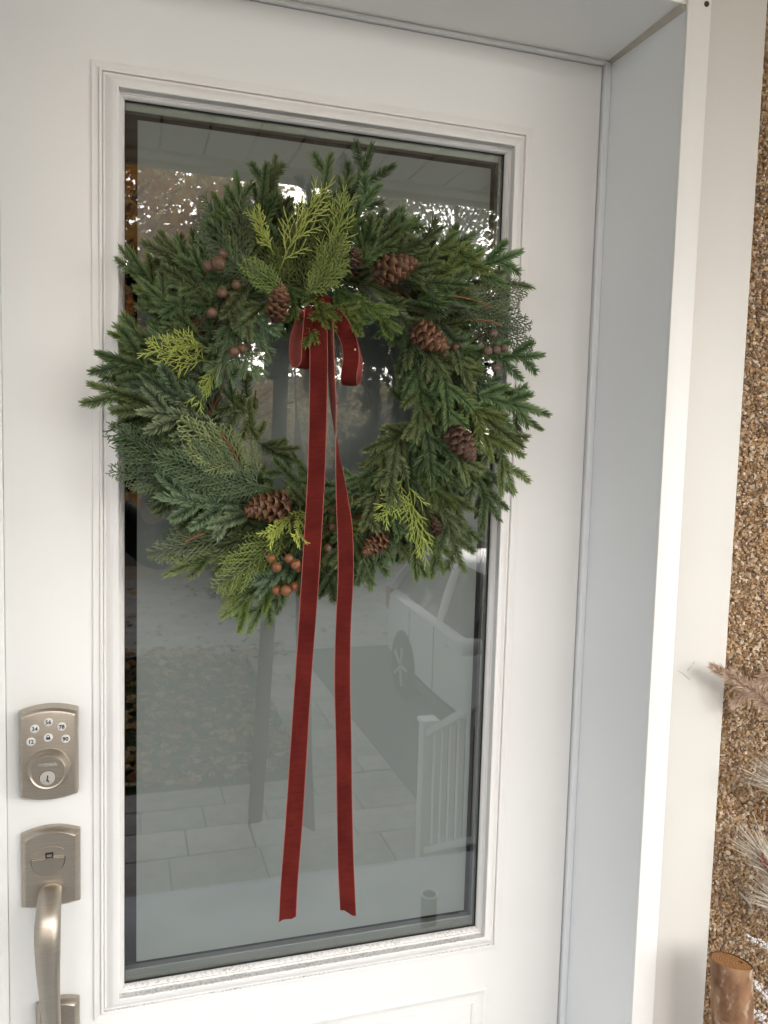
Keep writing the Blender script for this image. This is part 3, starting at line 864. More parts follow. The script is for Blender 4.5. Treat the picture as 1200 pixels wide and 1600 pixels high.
# ================================================================== WREATH
# positions in millimetres: kind, base x y z, tip x y z
SPRIGS = [
    ('S',123,-45,1604,25,-40,1704), ('S',149,-68,1619,91,-75,1734), ('S',136,-68,1586,61,-75,1674), ('S',123,-45,1571,18,-40,1610),
    ('S',122,-68,1529,7,-75,1587), ('S',114,-68,1489,-2,-75,1549), ('S',132,-45,1494,8,-40,1506), ('S',140,-45,1465,12,-40,1490),
    ('B',148,-90,1493,48,-115,1540), ('B',156,-90,1486,53,-115,1512), ('S',161,-68,1572,86,-75,1578), ('C',226,-68,1370,11,-75,1467),
    ('C',213,-68,1383,23,-75,1442), ('C',226,-90,1401,70,-115,1456), ('B',195,-90,1385,69,-115,1390), ('B',198,-90,1376,133,-115,1351),
    ('B',185,-90,1401,108,-115,1425), ('S',205,-68,1374,114,-75,1365), ('C',214,-68,1349,64,-75,1322), ('C',209,-45,1359,84,-40,1338),
    ('S',197,-68,1332,78,-75,1302), ('Y',248,-90,1355,147,-115,1278), ('Y',235,-68,1332,164,-75,1231), ('S',249,-68,1306,183,-75,1214),
    ('G',249,-68,1314,168,-75,1219), ('S',267,-45,1302,229,-40,1226), ('B',261,-90,1326,191,-115,1277), ('S',332,-68,1330,295,-75,1248),
    ('S',361,-45,1345,319,-40,1246), ('S',360,-68,1339,350,-75,1265), ('S',382,-68,1348,396,-75,1292), ('S',427,-68,1374,427,-75,1270),
    ('G',438,-68,1374,470,-75,1278), ('S',458,-90,1394,478,-115,1286), ('S',475,-68,1411,512,-75,1318), ('S',492,-68,1474,546,-75,1346),
    ('S',512,-45,1484,580,-40,1372), ('S',525,-68,1520,592,-75,1401), ('S',501,-90,1519,574,-115,1461), ('S',504,-68,1546,616,-75,1508),
    ('S',519,-45,1557,617,-40,1539), ('S',513,-45,1580,624,-40,1477), ('S',512,-68,1596,621,-75,1590), ('C',481,-68,1651,601,-75,1609),
    ('C',480,-45,1672,615,-40,1646), ('C',466,-68,1659,587,-75,1691), ('C',457,-68,1667,561,-75,1647), ('S',465,-68,1702,583,-75,1734),
    ('S',465,-45,1693,599,-40,1717), ('G',423,-68,1690,523,-75,1735), ('S',417,-45,1711,528,-40,1764), ('G',408,-68,1722,505,-75,1744),
    ('S',372,-68,1702,457,-75,1771), ('S',370,-45,1715,422,-40,1793), ('S',370,-45,1724,439,-40,1792), ('S',310,-45,1760,380,-40,1872),
    ('S',310,-68,1738,360,-75,1820), ('S',293,-45,1767,294,-40,1859), ('S',318,-68,1759,311,-75,1824), ('S',216,-45,1750,235,-40,1850),
    ('S',208,-68,1752,204,-75,1826), ('S',186,-45,1707,187,-40,1820), ('S',197,-68,1695,219,-75,1795), ('C',209,-45,1676,133,-40,1783),
    ('C',197,-68,1663,126,-75,1743), ('C',218,-68,1664,136,-75,1711), ('G',204,-45,1675,158,-40,1794), ('L',227,-90,1681,254,-115,1798),
    ('L',221,-90,1701,181,-115,1741), ('L',280,-90,1686,330,-115,1775), ('Y',255,-68,1663,177,-75,1731), ('Y',239,-90,1650,176,-115,1691),
    ('Y',264,-90,1648,306,-115,1733), ('Y',255,-90,1652,317,-115,1704), ('Y',268,-68,1652,244,-75,1762), ('Y',285,-68,1658,299,-75,1760),
    ('L',149,-75,1566,57,-135,1551), ('L',145,-75,1582,88,-135,1584), ('L',155,-90,1569,134,-115,1504), ('L',255,-75,1375,221,-135,1339),
    ('L',263,-75,1384,234,-135,1348), ('L',412,-75,1424,397,-135,1321), ('L',406,-75,1428,377,-135,1355), ('K',189,-90,1430,97,-115,1487),
    ('K',193,-90,1426,107,-115,1464), ('K',185,-90,1426,153,-115,1493), ('K',201,-90,1422,185,-115,1466), ('J',170,-90,1641,215,-115,1570),
    ('J',182,-90,1634,223,-115,1594), ('J',175,-90,1602,196,-115,1538), ('J',174,-90,1626,141,-115,1535), ('J',168,-68,1676,86,-75,1637),
    ('G',264,-90,1648,347,-115,1618), ('G',258,-75,1642,271,-135,1589), ('G',314,-90,1669,388,-115,1606), ('G',297,-90,1655,325,-115,1629),
    ('B',337,-68,1682,404,-75,1619), ('G',201,-68,1647,259,-75,1618), ('S',190,-90,1666,152,-115,1605), ('S',214,-90,1645,168,-115,1591),
    ('S',385,-90,1649,442,-115,1549), ('S',411,-68,1637,397,-75,1550), ('S',414,-90,1584,425,-115,1481), ('S',424,-90,1559,409,-115,1464),
    ('S',451,-90,1586,468,-115,1474), ('S',461,-90,1552,495,-115,1509), ('G',480,-90,1553,540,-115,1449), ('S',453,-90,1517,499,-115,1414),
    ('S',425,-90,1516,447,-115,1405), ('S',425,-68,1472,474,-75,1375), ('S',416,-68,1481,416,-75,1384), ('S',390,-90,1472,367,-115,1379),
    ('S',380,-68,1445,329,-75,1397), ('S',415,-68,1490,341,-75,1449), ('S',424,-68,1508,355,-75,1423), ('S',365,-90,1411,341,-115,1345),
    ('S',383,-90,1402,390,-115,1336), ('S',363,-68,1383,377,-75,1304), ('G',436,-68,1446,475,-75,1330), ('S',221,-68,1459,269,-75,1453),
    ('S',207,-45,1467,274,-40,1429), ('S',238,-68,1417,272,-75,1384), ('S',203,-68,1533,190,-75,1458), ('S',186,-68,1532,158,-75,1441),
    ('S',172,-90,1506,160,-115,1567), ('S',158,-68,1523,129,-75,1585), ('B',146,-68,1506,121,-75,1573), ('S',384,-90,1691,445,-115,1716),
    ('S',402,-90,1684,488,-115,1687), ('S',402,-90,1659,502,-115,1671), ('B',421,-90,1652,484,-115,1653), ('B',440,-90,1636,482,-115,1594),
    ('S',459,-90,1629,479,-115,1560), ('S',459,-68,1606,553,-75,1593), ('S',374,-68,1660,454,-75,1657), ('S',355,-68,1692,315,-75,1794),
    ('S',337,-68,1699,359,-75,1774), ('S',337,-68,1707,405,-75,1746), ('S',168,-68,1684,143,-75,1751), ('S',160,-68,1668,120,-75,1694),
    ('S',161,-68,1644,97,-75,1661), ('S',153,-68,1635,71,-75,1628), ('S',137,-68,1586,59,-75,1596), ('S',146,-68,1546,56,-75,1565),
    ('S',163,-68,1457,75,-75,1487), ('S',231,-68,1357,147,-75,1317), ('S',240,-68,1340,189,-75,1274), ('S',274,-68,1331,257,-75,1263),
    ('G',238,-90,1670,249,-115,1615), ('G',301,-90,1672,302,-115,1617), ('S',337,-68,1674,377,-75,1619), ('G',277,-75,1668,277,-135,1602),
    ('S',373,-68,1664,411,-75,1598), ('G',264,-68,1676,246,-75,1615), ('S',289,-68,1678,267,-75,1622), ('S',314,-90,1669,339,-115,1608),
    ('S',226,-68,1641,234,-75,1591), ('S',374,-68,1652,373,-75,1600), ('S',380,-68,1427,306,-75,1420), ('S',331,-68,1405,250,-75,1424),
    ('S',282,-68,1396,213,-75,1444), ('S',204,-68,1458,184,-75,1528), ('S',193,-68,1499,191,-75,1573), ('S',338,-90,1402,272,-115,1387),
    ('S',318,-68,1383,264,-75,1349), ('S',336,-68,1374,308,-75,1323), ('S',269,-90,1385,230,-115,1411), ('S',405,-68,1516,399,-75,1584),
    ('S',416,-68,1472,363,-75,1462), ('G',309,-68,1392,344,-75,1336),
]
CONES = [ (347,-117,1684, 393,-125,1701, 62), (399,-117,1620, 441,-125,1597, 60), (218,-117,1617, 224,-125,1655, 50), (459,-112,1491, 488,-120,1453, 58), (239,-122,1391, 186,-130,1382, 64), (374,-102,1345, 343,-110,1325, 46), (321,-102,1693, 320,-110,1712, 32), (447,-102,1347, 441,-110,1368, 30) ]
BERRIES = [ (148,-120,1679, 9.4), (136,-115,1676, 7.0), (153,-112,1692, 7.0), (153,-115,1646, 7.0), (141,-115,1621, 7.0), (167,-125,1575, 7.0), (178,-115,1580, 6.2), (171,-105,1658, 6.2), (517,-110,1621, 6.2), (507,-115,1597, 7.0), (520,-115,1599, 6.2), (534,-110,1602, 6.2), (527,-100,1576, 6.2), (447,-110,1591, 6.2), (465,-105,1601, 6.2), (216,-125,1321, 6.2), (223,-128,1310, 6.2), (238,-128,1321, 6.2), (247,-128,1313, 7.0), (225,-120,1279, 6.2), (235,-128,1280, 7.0), (248,-120,1283, 6.2), (293,-110,1331, 6.2), (300,-105,1359, 6.2), (301,-100,1379, 6.2), (252,-120,1307, 5.5) ]
TWIGS = [ (152,-122,1476, 174,-122,1441), (453,-112,1666, 514,-112,1654), (486,-112,1637, 529,-112,1631), (112,-108,1340, 134,-108,1350), (144,-70,1721, 153,-70,1733) ]
TAIL_A = [ (275.0,-105.0,1622.9,0), (272.9,-122.0,1573.0,0), (272.3,-127.0,1508.9,2), (270.8,-130.0,1428.5,3), (267.4,-131.0,1339.2,4), (263.4,-131.0,1248.7,6), (258.5,-131.0,1157.2,8), (254.3,-131.0,1064.5,6), (250.1,-131.0,970.6,3), (245.4,-132.0,893.7,0), (243.7,-132.0,844.9,-2) ]
TAIL_B = [ (289.4,-104.0,1624.0,102), (292.0,-108.0,1575.3,101), (295.7,-112.0,1518.4,94), (300.2,-116.0,1461.2,66), (306.6,-119.0,1407.9,40), (312.5,-121.0,1354.1,12), (314.7,-121.0,1295.4,6), (313.2,-120.0,1223.3,10), (314.3,-119.0,1150.0,6), (318.2,-118.0,1071.2,2), (320.7,-119.0,992.1,5), (324.6,-118.0,910.9,0), (330.1,-118.0,831.4,-4) ]

def unit(v): return v / (np.linalg.norm(v, axis=-1, keepdims=True) + 1e-12)

def needle_finger(mb, P0, D, L, up, nl=0.0130, nw=0.0019, step=0.0021, per=4, bend=0.0, droop=0.0, start=0.0, ang0=52, ang1=20, stem_r=0.0011, flat=0.5, tipc=0.0):
    """a needled twig from P0 along D; needles spiral round the stem, pointing forward"""
    D = unit(np.array(D, float)); up = np.array(up, float)
    lat = unit(np.cross(D, up)); up = unit(np.cross(lat, D))
    def pos(s):
        u = s / L
        return P0 + D * s[:, None] + lat * (bend * L * u ** 2)[:, None] + up * (droop * L * u ** 2)[:, None]
    n = int(L * (1 - start) / step)
    s = np.repeat(start * L + np.arange(n) * step, per)
    k = len(s)
    s = s + rng.uniform(-.4, .4, k) * step
    s = np.clip(s, 0, L)
    u = s / L
    P = pos(s)
    T = unit(pos(s + 1e-4) - P)
    az = np.tile(np.array([0.0, math.pi, 1.15, -1.99, 0.0, math.pi, 1.99, -1.15])[:2 * per] if per == 4 else np.arange(2 * per) * 2.39996, k // (2 * per) + 1)[:k] + rng.uniform(-.25, .25, k)
    lat_s = unit(np.cross(T, up)); up_s = np.cross(lat_s, T)
    rad = lat_s * np.cos(az)[:, None] + up_s * (flat * np.sin(az))[:, None]
    rad = unit(rad)
    a = np.radians(ang0 + (ang1 - ang0) * np.clip((u - .6) / .4, 0, 1) ** 1.3 + rng.uniform(-6, 6, k))
    d = T * np.cos(a)[:, None] + rad * np.sin(a)[:, None]
    env = np.clip(1 - ((u - .5) / .62) ** 4, .35, 1) * rng.uniform(.82, 1.12, k)
    l = nl * env
    wv = unit(np.cross(d, rad * .5 + up_s * .8 + rng.uniform(-.4, .4, (k, 3))))
    w = nw * (.8 + .4 * rng.random(k))
    b0 = P - wv * (w * .35)[:, None]; b1 = P + wv * (w * .35)[:, None]
    mid = P + d * (l * .55)[:, None]
    m0 = mid - wv * (w * .5)[:, None]; m1 = mid + wv * (w * .5)[:, None]
    tip = P + d * l[:, None] + T * (l * .10)[:, None]
    V = np.stack([b0, b1, m0, m1, tip], 1).reshape(-1, 3)
    base = np.arange(k) * 5
    F = [(int(b), int(b) + 1, int(b) + 3, int(b) + 2) for b in base] + [(int(b) + 2, int(b) + 3, int(b) + 4) for b in base]
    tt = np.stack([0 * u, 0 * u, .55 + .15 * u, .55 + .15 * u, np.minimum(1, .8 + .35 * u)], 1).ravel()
    mb.add(V, F, tt)
    sp = np.linspace(0, L * .97, 6)
    mb.tube(pos(sp), [stem_r * (1 - .5 * x / L) for x in sp], 5, t=0.1)
    return pos

def spruce_mesh(name, L, nf, m, seed, nl=0.0130, nw=0.0019, **kw):
    global rng
    rng = np.random.default_rng(seed); R_ = random.Random(seed)
    mb = MB()
    bend = R_.uniform(-.14, .14); droop = R_.uniform(-.10, .06)
    up = np.array([0, 0, 1.0])
    D = np.array([0, 1.0, 0])
    pos = needle_finger(mb, np.zeros(3), D, L, up, nl, nw, bend=bend, droop=droop, start=0.12, **kw)
    sgn = R_.choice((-1, 1))
    for i in range(nf):
        s0 = L * (.18 + .50 * i / max(1, nf - 1)) if nf > 1 else L * .4
        p = pos(np.array([s0]))[0]
        a = math.radians(R_.uniform(36, 50)) * sgn; sgn = -sgn
        d = np.array([math.sin(a), math.cos(a), R_.uniform(-.15, .25)])
        fl = L * R_.uniform(.36, .52) * (1 - .25 * (s0 / L))
        needle_finger(mb, p, d, fl, up, nl * .94, nw, bend=-.12 * sgn * -1, droop=R_.uniform(-.1, .1), start=.06, **kw)
    return mb.mesh(name, m)

def scaly(mb, pts, r, t0, t1, sides=4):
    """thin scale-leaf branchlet: radius pulses like overlapping scales"""
    n = len(pts)
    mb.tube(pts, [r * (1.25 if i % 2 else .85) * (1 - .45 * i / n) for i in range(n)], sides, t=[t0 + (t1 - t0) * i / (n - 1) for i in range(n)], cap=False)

def cedar_mesh(name, L, m, seed, spread=.46, r=.00085, gap=.0055):
    R_ = random.Random(seed)
    mb = MB()
    cb = R_.uniform(-.12, .12); cd = R_.uniform(-.10, .08)
    def ax(s): u = s / L; return Vector((cb * L * u * u, s, cd * L * u * u))
    mb.tube([ax(L * i / 10) for i in range(11)], [.0014 * (1 - .6 * i / 10) for i in range(11)], 5, t=.15)
    s = L * .10; sg = 1
    while s < L * .985:
        u = s / L
        bl = spread * L * ((1 - u) ** .75 * min(1, .5 + 1.4 * u)) * R_.uniform(.8, 1.1) + .003
        bl = min(bl, .42 * L)
        ang = math.radians(R_.uniform(34, 46)) * sg
        base = ax(s); T = Vector((math.sin(ang), math.cos(ang), R_.uniform(-.18, .18))).normalized()
        cv = -sg * .10
        nrm = Vector((T.y, -T.x, 0))
        def bp(q): return base + T * q + nrm * (cv * q * q / max(bl, .01)) + Vector((0, 0, -.08 * q * q / max(bl, .01)))
        ns = max(3, int(bl / .0035))
        scaly(mb, [bp(bl * i / ns) for i in range(ns + 1)], r * 1.15, .25, .95)
        q = .005; g2 = 1
        while q < bl * .96:
            sl = min(.013, .25 * bl + .004) * (1 - .55 * q / bl) * R_.uniform(.8, 1.15)
            a2 = ang + math.radians(R_.uniform(32, 44)) * g2
            d2 = Vector((math.sin(a2), math.cos(a2), R_.uniform(-.2, .25))).normalized()
            p = bp(q)
            kk = max(3, int(sl / .0022))
            scaly(mb, [p + d2 * (sl * i / kk) for i in range(kk + 1)], r, .35, 1.0, 3)
            q += .0034; g2 = -g2
        s += gap * R_.uniform(.85, 1.15) * .5 * 1.6; sg = -sg
    return mb.mesh(name, m)

def thread_mesh(name, L, m, seed, r=.0009):
    """threadleaf cypress: long forking smooth threads"""
    R_ = random.Random(seed)
    mb = MB()
    def branch(p, d, l, lev, rr):
        n = 6; pts = [Vector(p)]
        dd = Vector(d)
        k = R_.uniform(-.26, .26)
        for i in range(n):
            dd = (dd + Vector((k * .5, .03, R_.uniform(-.06, .06)))).normalized()
            pts.append(pts[-1] + dd * (l / n))
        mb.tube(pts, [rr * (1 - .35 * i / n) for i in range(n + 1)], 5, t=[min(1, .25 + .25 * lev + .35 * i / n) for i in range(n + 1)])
        if lev >= 2: return
        m_ = 13 if lev == 0 else 5
        sg = R_.choice((-1, 1))
        for j in range(m_):
            u = .14 + .8 * j / m_
            idx = min(n - 1, int(u * n)); fr = u * n - idx
            q = pts[idx].lerp(pts[idx + 1], fr)
            T = (pts[idx + 1] - pts[idx]).normalized()
            a = math.radians(R_.uniform(22, 40)) * sg; sg = -sg
            d2 = Matrix.Rotation(-a, 3, 'Z') @ T; d2.z += R_.uniform(-.35, .45)
            branch(q, d2.normalized(), l * R_.uniform(.38, .55) * (1 - .35 * u), lev + 1, rr * .85)
    branch((0, 0, 0), (R_.uniform(-.1, .1), 1, 0), L, 0, r * 1.25)
    return mb.mesh(name, m)

VAR = {
    'S': [spruce_mesh('spruce_sprig', L, nf, m_spruce, 100 + i) for i, (L, nf) in enumerate([(.09, 2), (.10, 3), (.12, 4), (.13, 4), (.145, 5), (.16, 5), (.175, 6)])],
    'B': [spruce_mesh('blue_spruce_sprig', L, nf, m_blue, 200 + i, nl=.0138, nw=.0025, flat=.4) for i, (L, nf) in enumerate([(.08, 2), (.11, 4), (.135, 5), (.15, 6)])],
    'G': [spruce_mesh('fresh_spruce_sprig', L, nf, m_green, 300 + i, nl=.0122) for i, (L, nf) in enumerate([(.08, 2), (.10, 3), (.13, 4), (.15, 5)])],
    'C': [cedar_mesh('cedar_frond', L, m_cedar, 400 + i) for i, L in enumerate([.10, .13, .17, .22])],
    'Y': [cedar_mesh('golden_cedar_frond', L, m_ycedar, 500 + i, spread=.52, r=.00095) for i, L in enumerate([.085, .105, .13])],
    'K': [cedar_mesh('pale_cedar_frond', L, m_kcedar, 600 + i, spread=.48, r=.00115) for i, L in enumerate([.075, .11])],
    'L': [thread_mesh('lime_cypress_sprig', L, m_lime, 700 + i, r=.00084) for i, L in enumerate([.06, .09, .115])],
    'J': [spruce_mesh('juniper_sprig', L, nf, m_juniper, 800 + i, nl=.0135, nw=.0012, step=.0022, per=3, ang0=38, ang1=16, stem_r=.0009) for i, (L, nf) in enumerate([(.085, 4), (.105, 5)])],
}
VLEN = {'S': [.09, .10, .12, .13, .145, .16, .175], 'B': [.08, .11, .135, .15], 'G': [.08, .10, .13, .15], 'C': [.10, .13, .17, .22],
        'Y': [.085, .105, .13], 'K': [.075, .11], 'L': [.06, .09, .115], 'J': [.085, .105]}
for k_ in VAR:
    for me in VAR[k_]:
        me.polygons.foreach_set('use_smooth', [k_ in 'CYKL'] * len(me.polygons))

WC = Vector((0.294, -0.055, 1.535))
wreath = thing('wreath', 'round evergreen wreath with cones, berries and long red velvet ribbon on the door glass', 'wreath', WC)
def wl(v): return Vector(v) - WC
R2 = random.Random(5)
def place(kind, base, tip, roll=None, vi=None):
    base = Vector(base); tip = Vector(tip)
    d = tip - base; L = d.length
    lens = VLEN[kind]
    order = sorted(range(len(lens)), key=lambda i: abs(lens[i] - L) + R2.uniform(0, .012))
    i = order[0] if vi is None else vi
    s = (L - (.009 if kind in 'SGB' else .004)) / lens[i]
    Y = d.normalized(); front = Vector((0, -1, 0))
    Z = (front - Y * front.dot(Y)).normalized()
    roll = R2.gauss(0, .45) if roll is None else roll
    Z = Quaternion(Y, roll) @ Z
    X = Y.cross(Z)
    if R2.random() < .5:          # mirrored: turn over about its own axis
        X, Z = -X, -Z
    M_ = Matrix(((X.x, Y.x, Z.x, 0), (X.y, Y.y, Z.y, 0), (X.z, Y.z, Z.z, 0), (0, 0, 0, 1)))
    M_ = Matrix.Translation(wl(base)) @ M_ @ Matrix.Diagonal((s ** .55 * (.75 if kind == 'L' else 1), s, s ** .55, 1))
    me = VAR[kind][i]
    return link(me.name.split('.')[0], me, wreath, M_)

for k_, bx, by, bz, tx, ty, tz in SPRIGS:
    place(k_, (bx / 1000, by / 1000, bz / 1000), (tx / 1000, ty / 1000, tz / 1000), roll=None if k_ in 'SGBJ' else R2.gauss(0, .22))

# filling sprigs, swirling clockwise round the ring
def polar(a, r, y): return Vector((WC.x + math.cos(a) * r, y, WC.z + math.sin(a) * r * 1.03))
def swirl(a, r0, length, off, y0, y1, kind):
    p = polar(a, r0, y0)
    da = a - off
    q = Vector((p.x + math.cos(da) * length, y1, p.z + math.sin(da) * length))
    place(kind, p, q)
N1 = 78
for i in range(N1):                                   # back layer, outward
    a = 2 * math.pi * (i + R2.uniform(-.3, .3)) / N1
    swirl(a, R2.uniform(.155, .185), R2.uniform(.085, .125), R2.uniform(.25, .85), -.042, R2.uniform(-.045, -.03), R2.choice('SSSSSG'))
N2 = 62
for i in range(N2):                                   # middle layer
    a = 2 * math.pi * (i + R2.uniform(-.3, .3)) / N2
    swirl(a, R2.uniform(.145, .18), R2.uniform(.08, .11), R2.uniform(.35, 1.1), -.06, R2.uniform(-.085, -.06), R2.choice('SSSSGSC'))
N3 = 40
for i in range(N3):                                   # inner edge, hugging the ring
    a = 2 * math.pi * (i + R2.uniform(-.3, .3)) / N3
    swirl(a, R2.uniform(.150, .165), R2.uniform(.075, .095), R2.uniform(1.55, 1.95), -.05, R2.uniform(-.07, -.04), 'S')

# vine ring under the greens
for k in range(9):
    ph = R2.uniform(0, 6.28); fr = R2.choice((3, 4, 5)); rr = R2.uniform(.160, .185); amp = R2.uniform(.006, .014)
    n = 72
    pts = [wl(polar(2 * math.pi * i / n, rr + amp * math.sin(fr * 2 * math.pi * i / n + ph), -.045 + amp * math.cos(fr * 2 * math.pi * i / n + ph))) for i in range(n + 1)]
    mb = MB(); mb.tube(pts, [.0022 + .0005 * math.sin(i * 1.7 + ph) for i in range(n + 1)], 6, cap=False)
    part('vine', mb, m_vine, wreath, sm=60, recalc=False)
for k in range(10):                                   # loose stem ends inside the ring
    a = R2.choice((-.15, -.05, -.25, 3.1, 3.0)) + R2.uniform(-.12, .12)
    p = polar(a, .140 + R2.uniform(-.006, .01), -.06); q = polar(a + R2.uniform(.12, .3), .150, -.05)
    mb = MB(); mb.tube([wl(p), wl((p + q) / 2 + Vector((R2.uniform(-.004, .004), 0, 0))), wl(q)], [.0012, .0016, .0018], 5)
    part('stem_end', mb, m_vine, wreath, sm=60)

# cones: core + spiral of cupped scales (one shared scale mesh)
def scale_mesh(name, m):
    mb = MB(); nx, ny = 4, 3
    top = []; bot = []; tv = []
    for j in range(ny + 1):
        v = j / ny
        wdt = (0.42 + .95 * v - .62 * v ** 3.2)
        for i in range(nx + 1):
            u = -1 + 2 * i / nx
            y = v - .22 * u * u * v
            z = .30 * u * u * v - .10 * v + (.16 * v ** 3)
            top.append((u * wdt * .5, y, z)); tv.append(min(1, .05 + .55 * v ** 2 + .4 * (v > .9) + .25 * abs(u) ** 3 * v)); bot.append((u * wdt * .5, y - .02, z - .07))
    n = len(top); fs = []
    for j in range(ny):
        for i in range(nx):
            a = j * (nx + 1) + i
            fs.append((a, a + 1, a + nx + 2, a + nx + 1)); fs.append((n + a, n + a + nx + 1, n + a + nx + 2, n + a + 1))
    for i in range(nx):
        a = ny * (nx + 1) + i; fs.append((a, a + 1, n + a + 1, n + a))
    for j in range(ny):
        a = j * (nx + 1); b = a + nx
        fs.append((a, a + nx + 1, n + a + nx + 1, n + a)); fs.append((b, n + b, n + b + nx + 1, b + nx + 1))
    mb.add(top + bot, fs, tv + [t_ * .6 for t_ in tv])
    me = mb.mesh(name, m); fix_normals(me); smooth(me, 50)
    return me
sc_a = scale_mesh('scale', m_cone); sc_b = scale_mesh('scale', m_cone_dark)
for ci, (bx, by, bz, tx, ty, tz, Lmm) in enumerate(CONES):
    base = Vector((bx, by, bz)) / 1000; tip = Vector((tx, ty, tz)) / 1000
    ctr = (base + tip) / 2; L = Lmm / 1000; Y = (tip - base).normalized(); L *= .93; b0 = ctr - Y * L / 2
    small = Lmm < 40; dark = small or ci == 3
    X = Y.cross(Vector((0, -1, .2))).normalized(); Z = X.cross(Y)
    core = MB(); mr = L * (.20 if not small else .26)
    core.tube([b0 + Y * (L * t) - WC for t in (0, .12, .35, .6, .85, .97)], [mr * k for k in (.35, .8, .95, .75, .4, .08)], 10)
    cone = part('pine_cone', core, m_cone_dark if dark else m_cone, wreath, sm=50)
    cone['label'] = 'small dark pine cone among the needles' if small else 'open brown pine cone with curled scales'
    n = 44 if not small else 34
    for i in range(n):
        s = (i + .5) / n
        a = i * 2.39996
        prof_r = math.sin(math.pi * min(.97, .16 + .80 * s ** .9)) ** .7
        rad = X * math.cos(a) + Z * math.sin(a)
        al = math.radians(12 + 68 * s ** 1.1 + R2.uniform(-6, 6))
        dY = (rad * math.cos(al) + Y * math.sin(al)).normalized()
        dX = Y.cross(rad).normalized() if (Y.cross(rad)).length > .1 else X
        dZ = dX.cross(dY)
        # cup opens towards the cone tip
        if dZ.dot(Y) < 0: dX = -dX; dZ = -dZ
        sz = L * (.30 if not small else .25) * (.42 + .62 * prof_r) * R2.uniform(.92, 1.08)
        p = b0 + Y * (L * (.06 + .84 * s)) + rad * (mr * .55 * prof_r) - WC
        M_ = Matrix(((dX.x, dY.x, dZ.x, p.x), (dX.y, dY.y, dZ.y, p.y), (dX.z, dY.z, dZ.z, p.z), (0, 0, 0, 1))) @ Matrix.Diagonal((sz * 1.05, sz * .92, sz, 1))
        link('scale', sc_b if dark else sc_a, cone, M_)

# berries with a dimple
def berry_mesh(m):
    mb = MB(); prof_ = []
    for j in range(11):
        a = math.pi * j / 10
        r = math.sin(a); h = -math.cos(a)
        if j == 10: r, h = 0.0, .88
        elif j == 9: h -= .01
        prof_.append((max(r, 1e-4), h))
    mb.lathe(prof_, 16)
    me = mb.mesh('berry', [m, m_ink]); fix_normals(me); smooth(me, 60)
    for p in me.polygons:
        c = p.center
        if c.z > .93 and math.hypot(c.x, c.y) < .2: p.material_index = 1
    return me
bm_a, bm_g, bm_o = berry_mesh(m_berry), berry_mesh(m_berry_grey), berry_mesh(m_berry_orange)
for i, (x, y, z, r) in enumerate(BERRIES):
    me = bm_o if z < 1330 else (bm_g if x > 480 else bm_a)
    q = Vector((R2.uniform(-.8, .8), -1, R2.uniform(-.9, .6))).to_track_quat('Z', 'Y')
    M_ = Matrix.Translation(wl(Vector((x, y, z)) / 1000)) @ q.to_matrix().to_4x4() @ Matrix.Scale(r / 1000 * R2.uniform(.94, 1.04), 4)
    link('berry', me, wreath, M_)
    p = Vector((x, y, z)) / 1000
    st_ = MB(); e = p + Vector((R2.uniform(-.01, .01), .045, R2.uniform(-.012, .012)))
    st_.tube([wl(p), wl((p + e) / 2 + Vector((0, 0, .004))), wl(e)], .0009, 5)
    part('berry_stalk', st_, m_vine, wreath)
for (ax_, ay, az_, bx, by, bz) in TWIGS:
    a = Vector((ax_, ay, az_)) / 1000; b = Vector((bx, by, bz)) / 1000; mb = MB(); n = 22
    pts = [wl(a.lerp(b, i / n) + Vector((0, -.004 * math.sin(math.pi * i / n), .002 * math.sin(3 * i / n)))) for i in range(n + 1)]
    mb.tube(pts, [.0013 * (1.2 if i % 2 else .8) for i in range(n + 1)], 6)
    part('cedar_twig', mb, m_twig, wreath, sm=60)

# ---- velvet ribbon: knot, two loops, two long tails
def ribbon_strip(rows, width, frames=None, sub=8, thick=.0009):
    """rows: (x,y,z mm, angle deg about vertical); solid strip, velvet on the front, paler back and edges"""
    pts = [Vector(r[:3]) / 1000 for r in rows]; ang = [math.radians(r[3]) for r in rows]
    P = []; A = []
    n = len(pts)
    for i in range(n - 1):
        p0, p1, p2, p3 = pts[max(i - 1, 0)], pts[i], pts[i + 1], pts[min(i + 2, n - 1)]
        a0, a1, a2, a3 = ang[max(i - 1, 0)], ang[i], ang[i + 1], ang[min(i + 2, n - 1)]
        for k in range(sub):
            t = k / sub
            f = lambda q0, q1, q2, q3: 0.5 * ((2 * q1) + (q2 - q0) * t + (2 * q0 - 5 * q1 + 4 * q2 - q3) * t * t + (3 * q1 - q0 - 3 * q2 + q3) * t ** 3)
            P.append(f(p0, p1, p2, p3)); A.append(f(a0, a1, a2, a3))
    P.append(pts[-1]); A.append(ang[-1])
    return P, A
